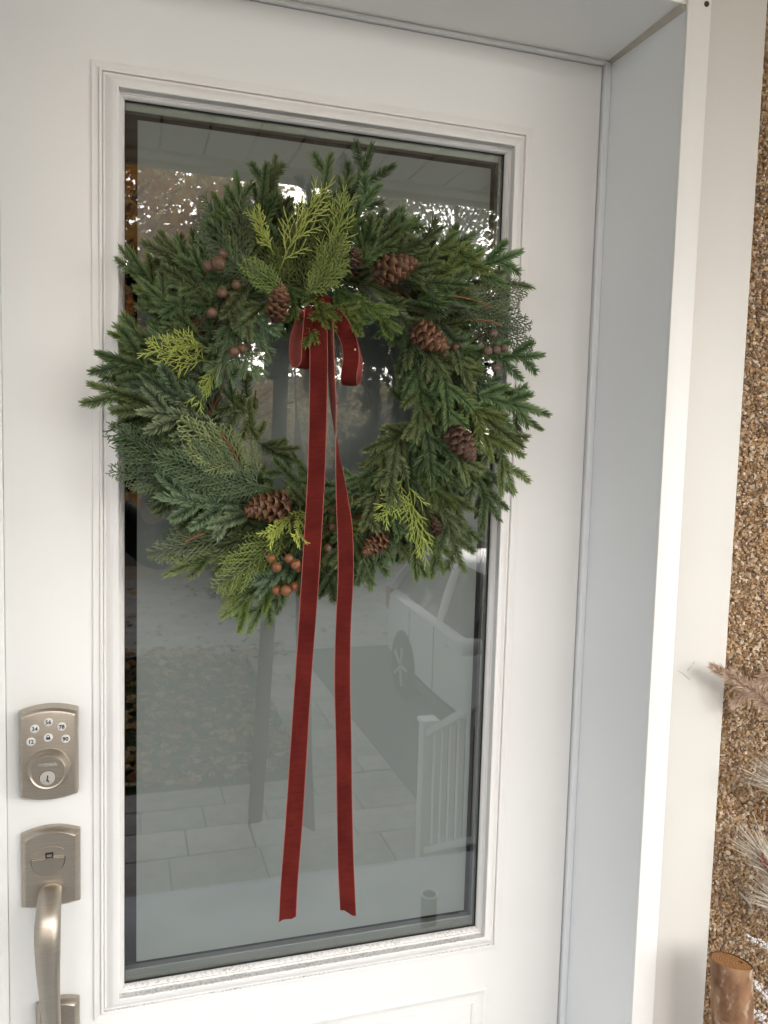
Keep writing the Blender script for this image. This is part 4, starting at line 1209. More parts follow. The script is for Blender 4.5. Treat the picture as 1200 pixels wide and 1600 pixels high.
def strip_mesh(P, W, N, width, thick=.0009, cut=0.0):
    """P centre points, W width dirs, N front normals"""
    mb = MB(); n = len(P); us = (-.5, -.47, -.25, 0, .25, .47, .5); m_ = len(us)
    V = []
    for i in range(n):
        for layer in (0, 1):
            for u in us:
                bulge = (.0010 * math.sin(i * .31 + .4) + .0007 * math.sin(i * .83)) * (1 - (2 * u) ** 2) + .0011 * u * math.sin(i * .23 + 1.3 * u)
                off = N[i] * ((thick / 2 if layer == 0 else -thick / 2) + bulge)
                ex = (P[i] - P[i - 1]).normalized() * (cut * u + .0016 * math.sin(u * 31) + .0008 * math.sin(u * 77)) if i == n - 1 else Vector((0, 0, 0))
                V.append(P[i] + W[i] * (u * width) + off + ex - WC)
    F = []; MI = []
    st_ = 2 * m_
    for i in range(n - 1):
        for k in range(m_ - 1):
            a = i * st_ + k
            F.append((a, a + 1, a + st_ + 1, a + st_)); MI.append(0 if 0 < k < m_ - 2 else 2)
            b = a + m_
            F.append((b, b + st_, b + st_ + 1, b + 1)); MI.append(1)
        a = i * st_
        F.append((a, a + st_, a + st_ + m_, a + m_)); MI.append(2)
        a = i * st_ + m_ - 1
        F.append((a, a + m_, a + st_ + m_, a + st_)); MI.append(2)
    for i in (0, n - 1):
        for k in range(m_ - 1):
            a = i * st_ + k
            F.append((a, a + m_, a + m_ + 1, a + 1)); MI.append(2)
    mb.add(V, F); mb.mi = MI
    return mb
RM = [m_velvet, m_satin, m_edge]
def tail(rows, width, cut):
    P, A = ribbon_strip(rows, width)
    W = [Vector((math.cos(a), math.sin(a), 0)) for a in A]
    Nn = [Vector((math.sin(a), -math.cos(a), 0)) for a in A]
    return strip_mesh(P, W, Nn, width, cut=cut)
kn = MB()
kn.tube([(0.268 - WC.x, -.080 - WC.y, 1.650 - WC.z), (0.278 - WC.x, -.083 - WC.y, 1.651 - WC.z), (0.290 - WC.x, -.083 - WC.y, 1.651 - WC.z), (0.302 - WC.x, -.078 - WC.y, 1.650 - WC.z)], [.006, .008, .008, .006], 12, flat=.8)
rib = part('ribbon', kn, m_velvet, wreath, sm=60)
rib['label'] = 'dark red velvet ribbon with two long tails and two small loops'
def rpart(name, mb): 
    return part(name, mb, RM, rib, sm=40, recalc=False)
rpart('tail', tail(TAIL_A, .0232, -.006))
rpart('tail', tail(TAIL_B, .0222, .010))
def loop(path, width, wdir0, wdir1):
    pts = [Vector(p) / 1000 for p in path]
    rows_ = [(*(p * 1000), 0) for p in pts]
    P, _a = ribbon_strip(rows_, width, sub=7)
    n = len(P); W = []; Nn = []
    for i in range(n):
        T = (P[min(i + 1, n - 1)] - P[max(i - 1, 0)]).normalized()
        w = Vector(wdir0).lerp(Vector(wdir1), i / (n - 1)); w = (w - T * w.dot(T)).normalized()
        W.append(w); Nn.append(T.cross(w) * 1.0)
    return strip_mesh(P, W, Nn, width)
# left loop: hangs from the knot, drawn flat, opening to the left
rpart('loop', loop([(266, -104, 1636), (263, -110, 1608), (261, -113, 1582), (260, -111, 1568), (256, -103, 1562), (252, -93, 1564), (250, -88, 1576), (252, -87, 1604), (262, -90, 1636)], .0205, (.9, .42, 0), (.9, .42, 0)))
# right loop: swings out to the right and curls back
rpart('loop', loop([(294, -100, 1634), (305, -108, 1618), (314, -113, 1598), (317, -115, 1576), (315, -114, 1556), (317, -108, 1545), (323, -97, 1544), (329, -87, 1556), (330, -83, 1578), (320, -85, 1606), (302, -90, 1634)], .0215, (.85, -.50, 0), (.85, -.50, 0)))

# ================================================================== PLANTER ARRANGEMENT BESIDE THE CASING
rng = np.random.default_rng(77); R3 = random.Random(77)
pot = thing('planter', 'round charcoal planter standing on the porch by the stucco wall', 'planter', (0.985, -0.388, -0.12))
pm = MB(); pm.lathe([(.15, 0), (.156, .01), (.218, .36), (.232, .40), (.232, .42), (.214, .42), (.206, .37), (.05, .36)], 40)
part('pot', pm, mat('pot_glaze', (0.035, 0.035, 0.036), 0.5, var=0.2, vscale=20), pot, sm=40)
so = MB(); so.lathe([(.204, .345), (.202, .366), (.05, .375)], 32)
part('soil', so, mat('potting_soil', (0.02, 0.014, 0.01), 1.0, var=.4, vscale=60, bump=(120, 1.0, .01)), pot)

def make_bark():
    m, nt, b = nodes_of('log_bark')
    out, src = noise_col(nt, (0.095, 0.032, 0.012), (0.33, 0.185, 0.095), 22.0, 9.0, 0.32, 0.62, stretch=(1.6, 1.6, 1.0))
    n2 = nt.nodes.new('ShaderNodeTexNoise'); n2.inputs['Scale'].default_value = 45.0; n2.inputs['Detail'].default_value = 6.0
    nt.links.new(src, n2.inputs['Vector'])
    r = nt.nodes.new('ShaderNodeMapRange'); r.inputs['From Min'].default_value = .55; r.inputs['From Max'].default_value = .68
    nt.links.new(n2.outputs['Fac'], r.inputs['Value'])
    mx = nt.nodes.new('ShaderNodeMix'); mx.data_type = 'RGBA'; mx.inputs['B'].default_value = (0.42, 0.34, 0.25, 1)
    nt.links.new(r.outputs[0], mx.inputs['Factor']); nt.links.new(out, mx.inputs['A'])
    nt.links.new(mx.outputs['Result'], b.inputs['Base Color'])
    b.inputs['Roughness'].default_value = .7
    add_bump(nt, b, 60.0, .7, .002)
    return m
def make_cut():
    m, nt, b = nodes_of('log_cut_wood')
    tc = nt.nodes.new('ShaderNodeTexCoord')
    wv = nt.nodes.new('ShaderNodeTexWave'); wv.wave_type = 'RINGS'; wv.rings_direction = 'Z'
    wv.inputs['Scale'].default_value = 90.0; wv.inputs['Distortion'].default_value = 6.0; wv.inputs['Detail'].default_value = 4.0; wv.inputs['Detail Scale'].default_value = 3.0
    nt.links.new(tc.outputs['Object'], wv.inputs['Vector'])
    r = nt.nodes.new('ShaderNodeValToRGB')
    r.color_ramp.elements[0].color = (0.26, 0.11, 0.035, 1); r.color_ramp.elements[1].color = (0.48, 0.25, 0.095, 1)
    nt.links.new(wv.outputs['Fac'], r.inputs['Fac']); nt.links.new(r.outputs[0], b.inputs['Base Color'])
    b.inputs['Roughness'].default_value = .75
    add_bump(nt, b, 120.0, .6, .002)
    return m
log = thing('birch_log', 'upright cut log with peeling brown bark standing in the planter', 'log', (0.874, -0.272, 0.24))
lg = MB(); n = 28; prof_ = []
vs = []; fs = []; H = .517
for j in range(15):
    z = H * j / 14
    for k in range(n):
        a = 2 * math.pi * k / n
        r = .0280 * (1 + .03 * math.sin(3 * a + j * .3) + .025 * math.sin(j * 1.3 + a))
        tilt = (.006 * math.cos(a - .6)) if j == 14 else 0
        vs.append((r * math.cos(a) - .020 * j / 14, r * math.sin(a) + .022 * j / 14, z - tilt))
for j in range(14):
    for k in range(n):
        k2 = (k + 1) % n; fs.append((j * n + k, j * n + k2, (j + 1) * n + k2, (j + 1) * n + k))
lg.add(vs, fs)
part('bark', lg, make_bark(), log, sm=60)
ct = MB(); top_ = [((v[0] + .02) * .955 - .02, (v[1] - .022) * .955 + .022, v[2] - .0012) for v in vs[-n:]]
ct.add(top_ + [(-.020, .022, H + .0006)], [(k, (k + 1) % n, n) for k in range(n)])
part('cut_face', ct, make_cut(), log, sm=60)
rm_ = MB(); rm_.add([tuple(v) for v in vs[-n:]] + top_, [(k, (k + 1) % n, n + (k + 1) % n, n + k) for k in range(n)])
part('bark_rim', rm_, mat('bark_edge', (0.09, 0.035, 0.014), .8), log)
kt = MB(); kt.lathe([(.0042, 0), (.0034, .0014), (.001, .0016)], 12); ko = part('knot', kt, mat('knot_dark', (0.06, 0.02, 0.008), .8), log); ko.location = (-.008, .018, H - .0035)

def plume(name, label, pts, length_hair, nh, m, group=None, hw=.00035, spread=.6, rstem=.0012, taper=True):
    """soft plume: hairs springing forward from a curved stem"""
    pts = [Vector(p) for p in pts]; base = pts[0]
    t = thing(name, label, 'dried grass', base, group)
    mb = MB(); mb.tube([p - base for p in pts], [rstem * (1 - .6 * i / len(pts)) for i in range(len(pts))], 5)
    part('stem', mb, m, t, sm=60)
    hb = MB(); n = len(pts) - 1
    for i in range(nh):
        u = .30 + .70 * i / nh
        f = u * n; k = min(n - 1, int(f)); p = pts[k].lerp(pts[k + 1], f - k); T = (pts[k + 1] - pts[k]).normalized()
        rd = Vector((R3.gauss(0, 1), R3.gauss(0, 1), R3.gauss(0, 1))); rd = (rd - T * rd.dot(T)).normalized()
        l = length_hair * R3.uniform(.6, 1.15) * (1 if not taper else min(1, .45 + 2.2 * (1 - u)))
        d = (T + rd * spread * R3.uniform(.5, 1.2)).normalized()
        w = d.cross(Vector((R3.gauss(0, 1), R3.gauss(0, 1), R3.gauss(0, 1)))).normalized() * hw
        mid = p + d * l * .5 + rd * l * .04; tp = p + d * l + Vector((0, 0, -.05 * l))
        q = p - base
        hb.add([q - w, q + w, mid - base + w * .8, mid - base - w * .8, tp - base], [(0, 1, 2, 3), (3, 2, 4)], t=[0, 0, .5, .5, 1])
    h = part('plume_hairs', hb, m, t, recalc=False); h['kind'] = 'stuff'
    return t
m_pampas = mat('pampas_hair', (0.52, 0.36, 0.26), .8, c2=(0.72, 0.56, 0.44), vscale=90)
m_wheat = mat('bleached_grass_hair', (0.48, 0.41, 0.32), .7, c2=(0.72, 0.66, 0.57), vscale=120)
plume('foxtail_plume', 'dusty pink foxtail plume reaching left over the cream casing', [(1.00, -.36, .26), (1.02, -.31, .70), (1.00, -.26, 1.00), (.965, -.235, 1.085), (.925, -.222, 1.108), (.868, -.214, 1.147), (.828, -.208, 1.168)], .027, 2600, m_pampas, spread=.8, hw=.0005)
plume('foxtail_plume', 'dusty pink foxtail plume drooping down beside the stucco wall', [(1.02, -.37, .26), (1.05, -.31, .74), (1.04, -.26, 1.08), (1.00, -.235, 1.165), (.955, -.225, 1.165), (.913, -.218, 1.149), (.866, -.208, 1.112)], .026, 2400, m_pampas, spread=.75, hw=.0005)
WG = 'bleached bristly grass heads in the planter'
for i, (P, lab) in enumerate([
    ([(1.03, -.40, .26), (1.08, -.31, .62), (1.06, -.25, .86), (1.02, -.225, .935), (.985, -.215, .962), (.955, -.208, .985)], 'topmost bleached bristly grass head leaning left by stucco'),
    ([(1.02, -.42, .26), (1.07, -.34, .52), (1.04, -.27, .73), (1.00, -.24, .80), (.965, -.225, .842), (.935, -.212, .880)], 'middle bleached bristly grass head leaning left by stucco'),
    ([(1.04, -.43, .26), (1.08, -.35, .48), (1.06, -.28, .66), (1.02, -.25, .745), (.985, -.235, .785), (.958, -.222, .810)], 'lowest bleached bristly grass head leaning left by stucco')]):
    plume('bristle_grass', lab, P, .070, 620, m_wheat, WG, hw=.00075, spread=.42, taper=False)
# flocked white twigs
m_flock = mat('white_flocking', (0.72, 0.70, 0.68), .95, c2=(0.80, 0.79, 0.78), vscale=150, bump=(260, 1.0, .003))
def flocked(label, pts, r):
    pts = [Vector(p) for p in pts]; base = pts[0]
    t = thing('flocked_twig', label, 'twig', base, 'white flocked twigs in the planter')
    mb = MB(); mb.tube([p - base for p in pts], [.0022] * len(pts), 6); part('stem', mb, m_vine, t, sm=60)
    fb = MB(); n = len(pts) - 1
    for i in range(200):
        u = .45 + .55 * R3.random(); f = u * n; k = min(n - 1, int(f)); p = pts[k].lerp(pts[k + 1], f - k) - base
        c = p + Vector((R3.gauss(0, 1), R3.gauss(0, 1), R3.gauss(0, 1))).normalized() * r * R3.uniform(.3, 1) * (1 - .35 * u ** 4)
        s = R3.uniform(.0016, .0034)
        oc = [(1, 0, 0), (-1, 0, 0), (0, 1, 0), (0, -1, 0), (0, 0, 1), (0, 0, -1)]
        q = Quaternion((R3.gauss(0, 1), R3.gauss(0, 1), R3.gauss(0, 1)), R3.uniform(0, 3))
        fb.add([c + (q @ Vector(o_)) * s * R3.uniform(.7, 1.2) for o_ in oc], [(0, 2, 4), (2, 1, 4), (1, 3, 4), (3, 0, 4), (2, 0, 5), (1, 2, 5), (3, 1, 5), (0, 3, 5)])
    h = part('flocking', fb, m_flock, t, recalc=False); h['kind'] = 'stuff'
flocked('topmost white flocked twig above the cut log', [(1.05, -.40, .26), (1.03, -.33, .60), (.995, -.27, .725), (.940, -.245, .755), (.908, -.222, .765)], .0065)
flocked('thick white flocked twig just right of the log top', [(1.04, -.41, .26), (1.03, -.34, .52), (.985, -.28, .64), (.925, -.255, .690), (.898, -.240, .714)], .0095)
flocked('lower white flocked twig beside the log bark', [(1.03, -.42, .26), (1.02, -.36, .48), (.975, -.30, .615), (.920, -.265, .660), (.892, -.250, .676)], .0085)
flocked('lowest white flocked twig beside the log', [(1.02, -.42, .26), (1.02, -.37, .45), (.975, -.31, .575), (.920, -.27, .630), (.892, -.256, .646)], .0085)
fern = thing('rust_fern', 'rust red dried fern tip among the bleached grass', 'dried fern', (1.07, -.40, .26))
mb = MB(); cpts = [Vector(p) - Vector((1.07, -.40, .26)) for p in ((1.07, -.40, .26), (1.07, -.32, .58), (1.03, -.26, .76), (.965, -.232, .838), (.918, -.222, .888))]
mb.tube(cpts, [.0016, .0015, .0013, .001, .0006], 5)
part('stem', mb, mat('rust_stem', (0.13, 0.03, 0.015), .7), fern)
mb = MB()
for i in range(26):
    u = .5 + .5 * i / 26; f = u * 4; k = min(3, int(f)); p = cpts[k].lerp(cpts[k + 1], f - k); T = (cpts[k + 1] - cpts[k]).normalized()
    s = 1 if i % 2 else -1; sd = T.cross(Vector((0, -1, 0))).normalized() * s
    l = .014 * (1.15 - u) + .006; d = (T * .6 + sd).normalized() * l; w = T * .0022
    mb.add([p - w, p + w, p + d * .6 + w * 1.4, p + d, p + d * .6 - w * 1.2], [(0, 1, 2, 4), (4, 2, 3)])
part('fronds', mb, mat('rust_frond', (0.17, 0.035, 0.016), .7, var=.25, vscale=90), fern, recalc=False)
stk = MB(); stk.tube([(0.940, -.162, .797), (0.953, -.166, .784), (0.965, -.162, .770)], [.0016, .0018, .0016], 7)
tag(part('stick', stk, mat('pale_stick', (0.55, 0.52, 0.46), .8), sm=60), 'short pale stick caught on the stucco above the log', 'stick')

# ================================================================== PORCH AND STREET, SEEN IN THE GLASS
m_vinyl = mat('railing_vinyl', (0.78, 0.78, 0.77), .4)
rail = thing('stair_railing', 'white railing with square balusters mirrored in the lower right of the glass', 'railing', (1.80, -3.38, GZ))
def slope(y): return max(0, (-1.70 - (-3.38)) and (y + 3.38) / 1.68 * 0.98)
boxpart('post', (-.045, .045, -.045, .045, 0, .90), m_vinyl, rail, bevel=.004)
boxpart('post_cap', (-.058, .058, -.058, .058, .901, .93), m_vinyl, rail, bevel=.01)
boxpart('post', (-.045, .045, 1.635, 1.725, .96, 1.98), m_vinyl, rail, bevel=.004)
boxpart('post_cap', (-.058, .058, 1.622, 1.738, 1.981, 2.01), m_vinyl, rail, bevel=.01)
for nm, h, w, t_ in (('top_rail', .80, .032, .05), ('bottom_rail', .07, .025, .045)):
    mb = MB(); a = .046; b = 1.634
    za, zb = h + a / 1.68 * .98, h + b / 1.68 * .98
    mb.add([(-w, a, za), (w, a, za), (w, b, zb), (-w, b, zb), (-w, a, za + t_), (w, a, za + t_), (w, b, zb + t_), (-w, b, zb + t_)],
           [(0, 3, 2, 1), (4, 5, 6, 7), (0, 1, 5, 4), (1, 2, 6, 5), (2, 3, 7, 6), (3, 0, 4, 7)])
    part(nm, mb, m_vinyl, rail, bevel=.004)
for i in range(13):
    y = .145 + i * .118; zz = y / 1.68 * .98
    boxpart('baluster', (-.016, .016, y - .016, y + .016, zz + .115, zz + .805), m_vinyl, rail)

can = thing('candle_jar', 'small grey jar with pale rim mirrored near the lower right glass corner', 'jar', (1.0, -1.26, -0.12))
jm = MB(); jm.lathe([(.026, 0), (.027, .004), (.027, .100), (.025, .103), (.024, .098), (.022, .02), (.004, .018)], 28)
part('jar_body', jm, mat('jar_glass', (0.26, 0.29, 0.31), .35), can, sm=40)
jm = MB(); jm.lathe([(.0235, .103), (.028, .103), (.0288, .107), (.027, .110), (.0235, .109), (.0235, .103)], 28, cap=False)
part('rim', jm, m_vinyl, can, sm=40)

# ---- parked car, tail to the street
m_car = mat('car_paint', (0.80, 0.81, 0.82), .25, spec=.6)
m_cglass = mat('car_glass', (0.025, 0.03, 0.033), .06, spec=.6)
m_tyre = mat('tyre_rubber', (0.018, 0.018, 0.019), .8)
m_rim = mat('wheel_alloy', (0.45, 0.46, 0.47), .35, metal=.8)
m_lens = mat('tail_lens', (0.28, 0.02, 0.015), .25)
m_black = mat('black_plastic', (0.02, 0.02, 0.02), .6)
car = thing('parked_car', 'white compact car mirrored in the glass right of the ribbon tails', 'car', (3.62, -5.30, GZ))
# local: +y nose, x half width .87; rear wheel y -1.3, front +1.28
st = [  # y, z bottom, z belt(side top), half width bottom, half width belt, crown z centre
    (-2.06, .42, .62, .70, .72, .66), (-2.02, .30, .92, .80, .80, .96), (-1.90, .26, 1.02, .84, .84, 1.06), (-1.30, .24, 1.01, .86, .865, 1.05), (-.6, .22, .98, .87, .87, 1.02),
    (.1, .22, .95, .87, .87, 1.0), (.75, .22, .93, .865, .86, .98), (1.0, .22, .91, .86, .84, .98), (1.35, .23, .86, .85, .80, .93), (1.75, .25, .78, .80, .74, .84), (1.98, .28, .66, .70, .66, .71), (2.05, .36, .52, .62, .60, .55)]
cb = MB(); vs = []; rings = 10
for (y, zb, zt, wb, wt, cz_) in st:
    zm = (zb + zt) / 2
    vs += [(-wb * .88, y, zb), (-wb, y, zb + .10), (-(max(wb, wt) + .012), y, zm), (-wt, y, zt - .05), (-wt * .93, y, zt), (wt * .93, y, zt), (wt, y, zt - .05), (max(wb, wt) + .012, y, zm), (wb, y, zb + .10), (wb * .88, y, zb)]
fs = [(i * 10 + k, i * 10 + k + 1, (i + 1) * 10 + k + 1, (i + 1) * 10 + k) for i in range(len(st) - 1) for k in range(9)]
fs += [(i * 10 + 9, i * 10, (i + 1) * 10, (i + 1) * 10 + 9) for i in range(len(st) - 1)]
fs += [tuple(range(10)), tuple((len(st) - 1) * 10 + k for k in range(10))]
cb.add(vs, fs)
part('body', cb, m_car, car, sm=40)
gh = [(-1.95, 1.02, 1.04, .76, .74), (-1.72, 1.00, 1.40, .78, .60), (-1.30, 1.00, 1.49, .80, .62), (-.5, .97, 1.52, .81, .63), (.1, .95, 1.49, .81, .62), (.45, .94, 1.36, .80, .61), (1.02, .92, .95, .76, .70)]
def cabin(k0, k1, wk, dz0=0, dz1=0):
    mb = MB(); vs = []
    for (y, z0_, z1_, w0, w1) in gh:
        a = z0_ + (z1_ - z0_) * k0 + dz0; b = z0_ + (z1_ - z0_) * k1 + dz1
        wa = w0 + (w1 - w0) * k0; wb_ = w0 + (w1 - w0) * k1
        vs += [(-wa * wk, y, a), (-wb_ * wk, y, b), (wb_ * wk, y, b), (wa * wk, y, a)]
    n = len(gh)
    fs = [(i * 4 + k, i * 4 + (k + 1) % 4, (i + 1) * 4 + (k + 1) % 4, (i + 1) * 4 + k) for i in range(n - 1) for k in range(4)] + [(0, 1, 2, 3), tuple((n - 1) * 4 + k for k in range(4))]
    mb.add(vs, fs); return mb
part('windows', cabin(0, .97, 1.0), m_cglass, car, sm=30)
rf = MB(); vs = []
for (y, z0_, z1_, w0, w1) in gh[1:6]:
    vs += [(-w1 - .015, y, z1_ - .05), (-w1 * .96, y, z1_ + .005), (0, y, z1_ + .03), (w1 * .96, y, z1_ + .005), (w1 + .015, y, z1_ - .05)]
rf.add(vs, [(i * 5 + k, i * 5 + k + 1, (i + 1) * 5 + k + 1, (i + 1) * 5 + k) for i in range(4) for k in range(4)])
part('roof', rf, m_car, car, sm=50)
for s in (-1, 1):
    for (ya, yb, wd) in ((1.02, .42, .045), (-.42, -.46, .05), (-1.93, -1.70, .09)):
        za, zb = (.95 if ya > 0 else .98), 0
        def side(y):
            for i in range(len(gh) - 1):
                if gh[i][0] <= y <= gh[i + 1][0]:
                    t = (y - gh[i][0]) / (gh[i + 1][0] - gh[i][0]); return [gh[i][j] + (gh[i + 1][j] - gh[i][j]) * t for j in range(5)]
        A, B = side(min(max(ya, -1.949), 1.019)), side(yb)
        p0 = Vector((s * (A[3] + .006), ya, A[1])); p1 = Vector((s * (B[4] + .012), yb, B[2] - .03))
        mb = MB(); mb.tube([p0, (p0 + p1) / 2 + Vector((s * .012, 0, .01)), p1], wd, 6, flat=.45)
        part('pillar', mb, m_car, car, sm=50)
    mm = MB(); mm.lathe([(.02, -.10), (.075, -.085), (.085, 0), (.075, .09), (.03, .11)], 14, axis='x')
    mo = part('wing_mirror', mm, m_car, car, sm=50); mo.location = (s * .985, .62, 1.0); mo.scale = (1.0, .8, .85)
    ma = MB(); ma.box(s * .86 - .03, s * .86 + .03, .59, .65, .95, .985); part('mirror_arm', ma, m_black, car)
    for y in (-1.12, -.44, .78):
        ds = MB(); ds.box(s * .8815 - .002, s * .8815 + .002, y - .005, y + .005, .32, .93); part('door_seam', ds, m_black, car)
    for y in (-.98, -.02):
        hb = MB(); hb.tube([(s * .872, y - .09, .83), (s * .905, y - .06, .832), (s * .905, y + .06, .832), (s * .872, y + .09, .83)], .014, 8); part('door_handle', hb, m_car, car, sm=60)
    sk = MB(); sk.box(s * .865 - .02, s * .865 + .02, -.92, .92, .21, .29); part('sill_trim', sk, m_black, car, bevel=.01)
    tl = MB(); tl.box(s * .77 - .075, s * .77 + .085, -2.035, -1.86, .78, 1.03); part('tail_light', tl, m_lens, car, bevel=.03)
    hl = MB(); hl.box(s * .66 - .12, s * .66 + .10, 1.74, 1.985, .60, .73); part('headlight', hl, mat('headlight_lens', (.6, .62, .63), .1), car, bevel=.03)
    for y in (-1.30, 1.28):
        ar = MB(); ar.lathe([(.36, 0), (.365, .004), (.30, .006)], 36, axis='x'); ao = part('wheel_arch', ar, m_black, car, sm=40); ao.location = (s * .874 - (.0 if s > 0 else .006), y, .325)
        ty = MB(); ty.lathe([(.21, -.1), (.29, -.105), (.32, -.08), (.325, 0), (.32, .08), (.29, .105), (.21, .1)], 36, axis='x')
        w_ = part('wheel', ty, m_tyre, car, sm=40); w_.location = (s * .80, y, .325)
        rb = MB(); rb.lathe([(.215, -.02), (.212, .07), (.19, .075), (.18, .03), (.03, .025)], 30, axis='x')
        r_ = part('rim', rb, m_black, w_, sm=40); r_.scale = (s, 1, 1); r_.location = (s * .02, 0, 0)
        for k in range(5):
            sp = MB(); a = 2 * math.pi * k / 5
            sp.tube([(s * .085, .03 * math.cos(a), .03 * math.sin(a)), (s * .10, .12 * math.cos(a), .12 * math.sin(a)), (s * .095, .20 * math.cos(a), .20 * math.sin(a))], [.035, .026, .03], 6, flat=.6)
            part('spoke', sp, m_rim, w_, sm=50)
bm_ = MB(); bm_.box(-.28, .28, -2.085, -2.06, .60, .72); part('number_plate', bm_, m_vinyl, car)

# ---- trees: trunk, limbs, crown of small leaf faces
def tree(label, x, y, h, spread, z0, nclump, nleaf, cols, seed, leaf=.075, trunk_r=.16, name='autumn_tree', gap=1.0):
    Rt = random.Random(seed)
    t = thing(name, label, 'tree', (x, y, GZ - .03))
    tb = MB(); tp = [(0, 0, 0), (.05, .02, h * .22), (.0, .06, h * .45), (.08, .0, h * .7), (.05, .05, h * .92)]
    tb.tube(tp, [trunk_r * 1.25, trunk_r, trunk_r * .8, trunk_r * .45, trunk_r * .12], 10)
    part('trunk', tb, mat('tree_bark', (.20, .165, .135), .9, var=.3, vscale=12, bump=(30, .8, .01)), t, sm=60)
    lb = MB(); lf = MB()
    for i in range(nclump):
        u = Rt.uniform(0, 1); zc = z0 + (h - z0) * u
        rr = spread * math.sin(math.pi * min(1, .25 + .68 * u)) ** .7 * math.sqrt(Rt.uniform(.05, 1))
        a = Rt.uniform(0, 6.283)
        c = Vector((rr * math.cos(a), rr * math.sin(a), zc))
        st_ = Vector((.04, .03, max(h * .2, zc - rr * .8 - .3)))
        md_ = st_.lerp(c, .5) + Vector((0, 0, .12 * rr))
        lb.tube([st_, md_, c], [.014 + .008 * rr, .010 + .004 * rr, .005], 5)
        cs = Rt.uniform(.35, .75) * (spread / 2.6); cc = Rt.choice(cols)
        for k in range(nleaf):
            g3 = Vector((Rt.gauss(0, .55), Rt.gauss(0, .55), Rt.gauss(0, .38))) * cs
            p = c + g3; s = leaf * Rt.uniform(.6, 1.25)
            q = Quaternion((Rt.gauss(0, 1), Rt.gauss(0, 1), Rt.gauss(0, 1)), Rt.uniform(0, 6.28))
            k_ = Rt.uniform(.7, 1.3)
            vs = [p + (q @ Vector(v)) * s for v in ((-.5, 0, 0), (0, -.42, .1), (.6, 0, 0), (0, .42, .1))]
            lf.add(vs, [(0, 1, 2), (0, 2, 3)], c=tuple(min(1, v * k_) for v in cc))
    part('limbs', lb, mat('limb_bark', (.24, .20, .16), .9), t, recalc=False)
    cr = part('crown', lf, M_LEAF, t, recalc=False); cr['kind'] = 'stuff'
def make_leafmat():
    m, nt, b = nodes_of('tree_leaves')
    a = nt.nodes.new('ShaderNodeAttribute'); a.attribute_name = 'col'
    L = nt.links.new
    L(a.outputs['Color'], b.inputs['Base Color']); b.inputs['Roughness'].default_value = .6
    tr = nt.nodes.new('ShaderNodeBsdfTranslucent'); L(a.outputs['Color'], tr.inputs['Color'])
    mx = nt.nodes.new('ShaderNodeMixShader'); mx.inputs[0].default_value = .6
    L(b.outputs[0], mx.inputs[1]); L(tr.outputs[0], mx.inputs[2]); L(mx.outputs[0], nt.nodes['Material Output'].inputs['Surface'])
    return m
M_LEAF = make_leafmat()
OR = [(.84, .44, .15), (.86, .54, .18), (.80, .36, .18), (.88, .66, .24), (.74, .50, .26)]
OG = [(.70, .60, .40), (.74, .66, .46), (.62, .55, .36), (.78, .60, .38)]
GR = [(.50, .50, .34), (.54, .54, .38), (.58, .54, .38), (.60, .52, .34)]
tree('orange maple mirrored in the glass at its upper left edge', -.4, -16.2, 10.2, 3.5, 1.0, 190, 130, OR, 1, leaf=.14)
tree('tall tan maple mirrored in the glass right of the orange maple', 1.7, -17.4, 9.6, 2.6, 1.0, 120, 120, OG, 2, leaf=.13)
tree('thin grey green tree mirrored in the glass at upper right, sky showing through', 6.9, -16.0, 9.2, 3.0, 4.6, 110, 110, GR, 3, leaf=.13, name='boulevard_tree')
tree('bushy olive tree across the road behind the parked car', 11.0, -18.5, 9.0, 3.8, 1.4, 80, 130, OG, 4, leaf=.11)
tree('low russet tree across the road left of the maple', -5.8, -17.5, 7.5, 3.2, 1.5, 70, 130, OR, 6, leaf=.10)
tree('round olive tan tree mirrored inside the wreath ring before the bungalow', 4.9, -17.8, 5.9, 2.6, .3, 90, 90, OG, 7, leaf=.13)

# ---- house across the road
nb = thing('far_house', 'low pale bungalow across the road mirrored inside the wreath ring', 'house', (4.2, -24.0, GZ))
mbk = mat('far_brick', (.56, .50, .42), .9, c2=(.66, .60, .52), vscale=3)
boxpart('wall', (-5.5, 5.5, -3.5, 0, 0, 2.9), mbk, nb)
rf = MB(); m_far_roof = mat('far_shingles', (0.34, 0.30, 0.26), .9, var=.15, vscale=2)
rf.add([(-6, .5, 2.8), (6, .5, 2.8), (6, -4, 2.8), (-6, -4, 2.8), (-4.2, -1.75, 4.7), (4.2, -1.75, 4.7)], [(0, 1, 5, 4), (1, 2, 5), (2, 3, 4, 5), (3, 0, 4), (0, 3, 2, 1)])
part('roof', rf, m_far_roof, nb)
for xx in (-4.0, -1.8, 2.6):
    fw_ = boxpart('window', (xx - .75, xx + .75, .002, .06, .9, 2.2), m_vinyl, nb)
    boxpart('pane', (xx - .66, xx - .03, .061, .075, .98, 2.12), m_cglass, fw_); boxpart('pane', (xx + .03, xx + .66, .061, .075, .98, 2.12), m_cglass, fw_)
dr_ = boxpart('door', (.2, 1.15, .002, .05, .1, 2.2), mat('far_door', (.10, .04, .03), .5), nb)
boxpart('garage_door', (3.7, 5.2, .002, .05, .05, 2.1), m_vinyl, nb)

